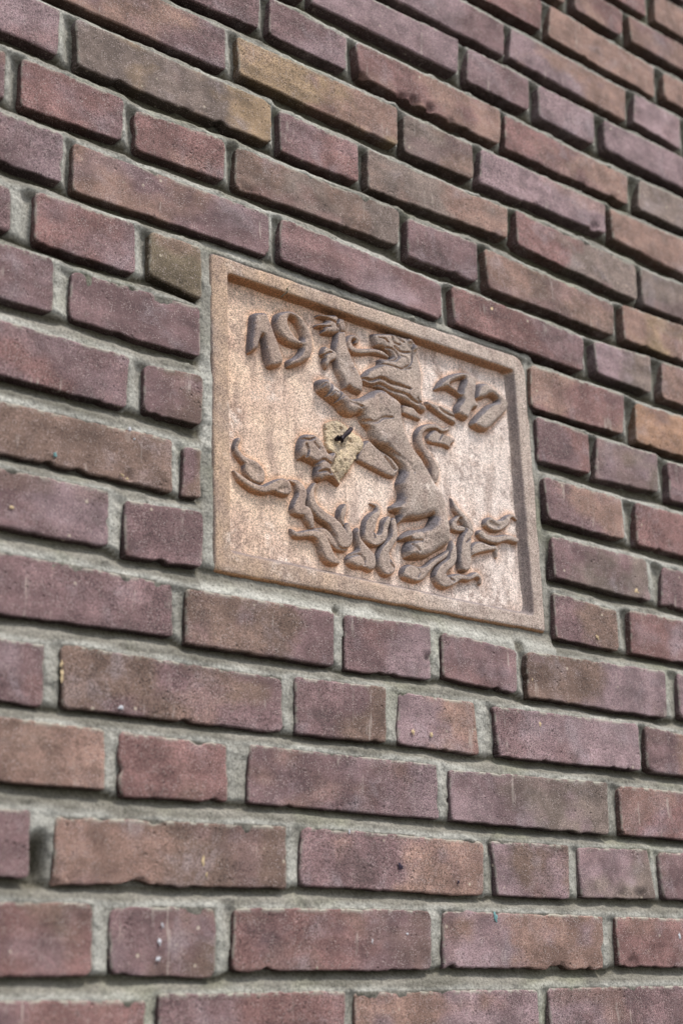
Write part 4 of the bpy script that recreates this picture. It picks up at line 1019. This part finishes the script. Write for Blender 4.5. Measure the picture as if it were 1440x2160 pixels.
def relief_part(shapes, seed, ragged=False):
    xs, ys = [], []
    for s in shapes:
        if s[0] in ('poly', 'stroke'):
            A_ = np.array(s[1])
            m_ = 2 if s[0] == 'poly' else A_[:, 2].max() * 1.3 + 2
            xs += [A_[:, 0].min() - m_, A_[:, 0].max() + m_]
            ys += [A_[:, 1].min() - m_, A_[:, 1].max() + m_]
    gx = np.arange(min(xs), max(xs), RES)
    gy = np.arange(min(ys), max(ys), RES)
    X, Y = np.meshgrid(gx, gy)
    wx = fbm(X * 0.12, Y * 0.12, 0, seed, 2) * 0.28
    wy = fbm(X * 0.12, Y * 0.12, 5, seed + 3, 2) * 0.28
    Xw, Yw = X + wx, Y + wy
    if ragged:
        Xw = Xw + fbm(X * 0.45, Y * 0.45, 3, seed, 3) * 1.6
        Yw = Yw + fbm(X * 0.45, Y * 0.45, 8, seed, 3) * 1.6
    H = np.full(X.shape, -1e9)
    D = np.full(X.shape, -1e9)

    def prof(d, h, b):
        t = np.clip(d / b, 0, 1)
        up = h * RELIEF_SCALE * (1 - (1 - t) ** 2.4) ** (1 / 1.9)
        return np.where(d > 0, up, d * 3.0)

    for s in shapes:
        if s[0] == 'poly':
            d = sd_poly(Xw, Yw, chaikin(s[1]))
            for s2 in shapes:
                if s2[0] == 'hole':
                    d = np.minimum(d, -sd_poly(Xw, Yw, chaikin(s2[1])))
            H = np.maximum(H, prof(d, s[2], s[3] * 0.85))
            D = np.maximum(D, d)
        elif s[0] == 'stroke':
            v, dist, rad = sd_stroke(Xw, Yw, s[1])
            b = np.minimum(s[3] * 0.8, rad * 0.9)
            h = s[2] * np.minimum(1, rad / s[3]) ** 0.6
            H = np.maximum(H, prof(v, h, np.maximum(b, 0.4)))
            D = np.maximum(D, v)
    edge = np.clip(D / 1.2, 0, 1)
    for s in shapes:
        if s[0] == 'bump':
            cx, cy, r = s[1]
            a = MET @ np.array([cx, cy])
            dd = np.hypot(X * MET[0, 0] + Y * MET[0, 1] - a[0], X * MET[1, 0] + Y * MET[1, 1] - a[1])
            H = H + edge * s[2] * np.exp(-(dd / r) ** 2 * 1.4)
        elif s[0] == 'groove':
            v, dist, rad = sd_stroke(Xw, Yw, s[1])
            H = H - edge * s[2] * 0.85 * np.exp(-(dist / (rad * 0.9)) ** 2)
    H = H + np.where(D > 0, fbm(X * 0.35, Y * 0.35, 0, seed + 9, 3) * 0.35 + fbm(X * 0.08, Y * 0.08, 0, seed + 12, 2) * 0.3 + (fbm(X * 0.22, Y * 0.22, 0, 77, 3) * 1.5 if ragged else 0), 0)
    H = np.clip(H, -2.0, None)
    keepv = H > -1.9
    cell = keepv[:-1, :-1] | keepv[1:, :-1] | keepv[:-1, 1:] | keepv[1:, 1:]
    F = grid_faces(len(gx), len(gy))[cell.ravel()]
    used = np.unique(F)
    remap = np.full(X.size, -1)
    remap[used] = np.arange(len(used))
    verts = np.stack([X / 1000 - PC[0], -(FLOOR + H / 1000), Y / 1000 - PC[1]], -1).reshape(-1, 3)[used]
    return verts, remap[F]


LABELS = {0: 'raised numeral 1', 1: 'raised numeral 9', 2: 'raised numeral 4', 3: 'raised numeral 7'}
lion = None
cover = np.zeros((700, 900))       # half-millimetre map of where the relief stands, for the unweathered clay around its foot
for idx, (name, par, shapes) in enumerate(RELIEF):
    v, f = relief_part(shapes, 100 + idx * 7, name == 'repair_patch')
    o = link(name, make_mesh(name, v, f), TC_REPAIR if name == 'repair_patch' else TC_RELIEF, plaque if par == 'plaque' else lion, (0, 0, 0))
    hv = v[:, 1] < -(FLOOR + 0.001)
    cover[np.clip(((v[hv, 2] + PC[1]) * 1000 - 370) / 0.5, 0, 699).astype(int), np.clip(((v[hv, 0] + PC[0]) * 1000 - 120) / 0.5, 0, 899).astype(int)] = 1
    if name == 'lion':
        lion = o
        o['label'] = 'rearing lion in relief'
    if idx in LABELS:
        o['label'] = LABELS[idx]
    if name == 'repair_patch':
        o['label'] = 'yellowish mortar patch over the broken paw'


for _ in range(3):
    for ax in (0, 1):
        cs = np.cumsum(np.pad(cover, [(7, 6) if i_ == ax else (0, 0) for i_ in (0, 1)]), axis=ax)
        cs = np.concatenate([np.zeros_like(cs[:1] if ax == 0 else cs[:, :1]), cs], axis=ax)
        cover = (cs[13:] - cs[:-13]) / 13.0 if ax == 0 else (cs[:, 13:] - cs[:, :-13]) / 13.0
        cover = cover[:700] if ax == 0 else cover[:, :900]
ci = cover[np.clip((PY - 370) / 0.5, 0, 699).astype(int), np.clip((PX - 120) / 0.5, 0, 899).astype(int)]
edge_l = np.exp(-((PY - 661) / 7.0) ** 2) * 0.6
flt_attr(panel_me, 'clean', np.clip(ci * 2.2 + edge_l + fbm(PX * 0.06, PY * 0.06, 0, 91, 3) * 0.3, 0, 1))


# ---- rusty pin in the patch and the little wire at the top
def tube(name, pts, radii, mat, parent, origin, seg=10, rough=0.0):
    V_, F_ = [], []
    pts = [Vector(p_) for p_ in pts]
    for i, p_ in enumerate(pts):
        tdir = (pts[min(i + 1, len(pts) - 1)] - pts[max(i - 1, 0)]).normalized()
        sx_ = tdir.orthogonal().normalized()
        sy_ = tdir.cross(sx_)
        for s_ in range(seg):
            an = 2 * math.pi * s_ / seg
            r_ = radii[i] * (1 + rough * random.uniform(-1, 1))
            V_.append(p_ + sx_ * math.cos(an) * r_ + sy_ * math.sin(an) * r_ - origin)
    for i in range(len(pts) - 1):
        for s_ in range(seg):
            n_ = (s_ + 1) % seg
            F_.append([i * seg + s_, i * seg + n_, (i + 1) * seg + n_, (i + 1) * seg + s_])
    me = make_mesh(name, [tuple(x) for x in V_], F_)
    return link(name, me, mat, parent, (0, 0, 0))


og = Vector(plaque.location)
o = tube('pin', [W(.2790, .5305, -.013), W(.2800, .5302, -.008), W(.2815, .5300, -.0055), W(.2850, .5335, -.005), W(.2890, .5375, -.005), W(.2935, .5425, -.0055), W(.2955, .5445, -.0065)],
         [.0012, .0028, .0030, .0019, .0021, .0018, .0004], M_RUST, plaque, og, 10, 0.25)
o['label'] = 'dark rusty iron pin'
o = tube('pin', [W(.2815, .5300, -.005), W(.2830, .5275, -.006), W(.2838, .5255, -.009)], [.0024, .0016, .0006], M_RUST, plaque, og, 8, 0.25)
o['label'] = 'bent end of the rusty pin'
o = tube('wire', [W(.2195, .6650, -.0045), W(.2193, .6652, -.0015), W(.2185, .6625, -.0005), W(.2178, .6600, -.0015), W(.2172, .6590, -.0055), W(.2172, .6588, -.010)],
         [.0007] * 6, M_WIRE, plaque, og, 8, 0.1)

# ---------------------------------------------------------------- paint and lime flecks stuck on bricks
def fleck(u, v, ru, rv, mat, seed):
    rs_ = np.random.RandomState(seed)
    n = 14
    V_ = [(0, -0.0012, 0)]
    for i_ in range(n):
        an = 2 * math.pi * i_ / n
        r_ = 0.35 + 0.75 * rs_.rand()
        V_.append((math.cos(an) * ru * r_, -0.0002, math.sin(an) * rv * r_))
    F_ = [[0, 1 + i_, 1 + (i_ + 1) % n] for i_ in range(n)]
    me = make_mesh('fleck', V_, F_)
    return link('fleck', me, mat, wall, W(u, v) - wall.location)


for i_, a_ in enumerate([
    (0.3099, 0.9747, 0.0038, 0.0084, M_WHITE),
    (0.3159, 0.9639, 0.0019, 0.0030, M_WHITE),
    (0.4387, 0.1047, 0.0035, 0.0057, M_TEAL),
    (-0.0091, 0.4461, 0.0020, 0.0024, M_TEAL),
    (0.3505, 0.2619, 0.0028, 0.0034, M_OCHRE),
    (0.3719, 0.2622, 0.0023, 0.0034, M_OCHRE),
    (0.5123, 0.2850, 0.0033, 0.0032, M_OCHRE),
    (0.4817, 0.7224, 0.0042, 0.0040, M_OCHRE),
    (0.6938, 0.2706, 0.0069, 0.0010, M_OCHRE),
    (0.7068, 0.2717, 0.0054, 0.0015, M_OCHRE),
    (0.6733, 0.4443, 0.0047, 0.0032, M_OCHRE),
    (0.6052, 0.3840, 0.0029, 0.0030, M_OCHRE),
    (0.5053, 0.3278, 0.0026, 0.0066, M_OCHRE),
    (0.5091, 0.3198, 0.0020, 0.0038, M_OCHRE),
    (0.3297, 0.1458, 0.0037, 0.0043, M_TAR),
    (0.3962, 0.1345, 0.0023, 0.0024, M_TAR),
    (0.0968, 0.0939, 0.0016, 0.0027, M_WHITE),
    (0.0946, 0.0821, 0.0020, 0.0030, M_WHITE),
    (0.0941, 0.0704, 0.0024, 0.0027, M_WHITE),
    (0.1315, 0.1420, 0.0017, 0.0050, M_OCHRE),
    (0.1351, 0.1318, 0.0013, 0.0035, M_OCHRE),
    (0.1850, 0.0724, 0.0022, 0.0018, M_WHITE),
    (0.2967, 0.0840, 0.0015, 0.0052, M_WHITE),
    (0.3350, 0.0900, 0.0016, 0.0015, M_WHITE),
    (-0.0424, 0.3958, 0.0023, 0.0026, M_OCHRE),
    (0.0561, 0.2530, 0.0033, 0.0022, M_WHITE),
    (0.0056, 0.2720, 0.0016, 0.0057, M_OCHRE),
    (0.0052, 0.2810, 0.0016, 0.0036, M_OCHRE),
    (0.2759, 0.1716, 0.0010, 0.0027, M_WHITE),
    (0.6893, 0.0910, 0.0022, 0.0045, M_WHITE),
    (0.1662, 0.3228, 0.0014, 0.0020, M_WHITE),
    (0.0565, 0.4831, 0.0018, 0.0025, M_WHITE),
    (0.0612, 0.4758, 0.0018, 0.0012, M_WHITE),
    (0.0509, 0.4420, 0.0026, 0.0016, M_OCHRE),
    (0.0557, 0.4398, 0.0022, 0.0016, M_OCHRE)]):
    fleck(*a_, i_ + 1)
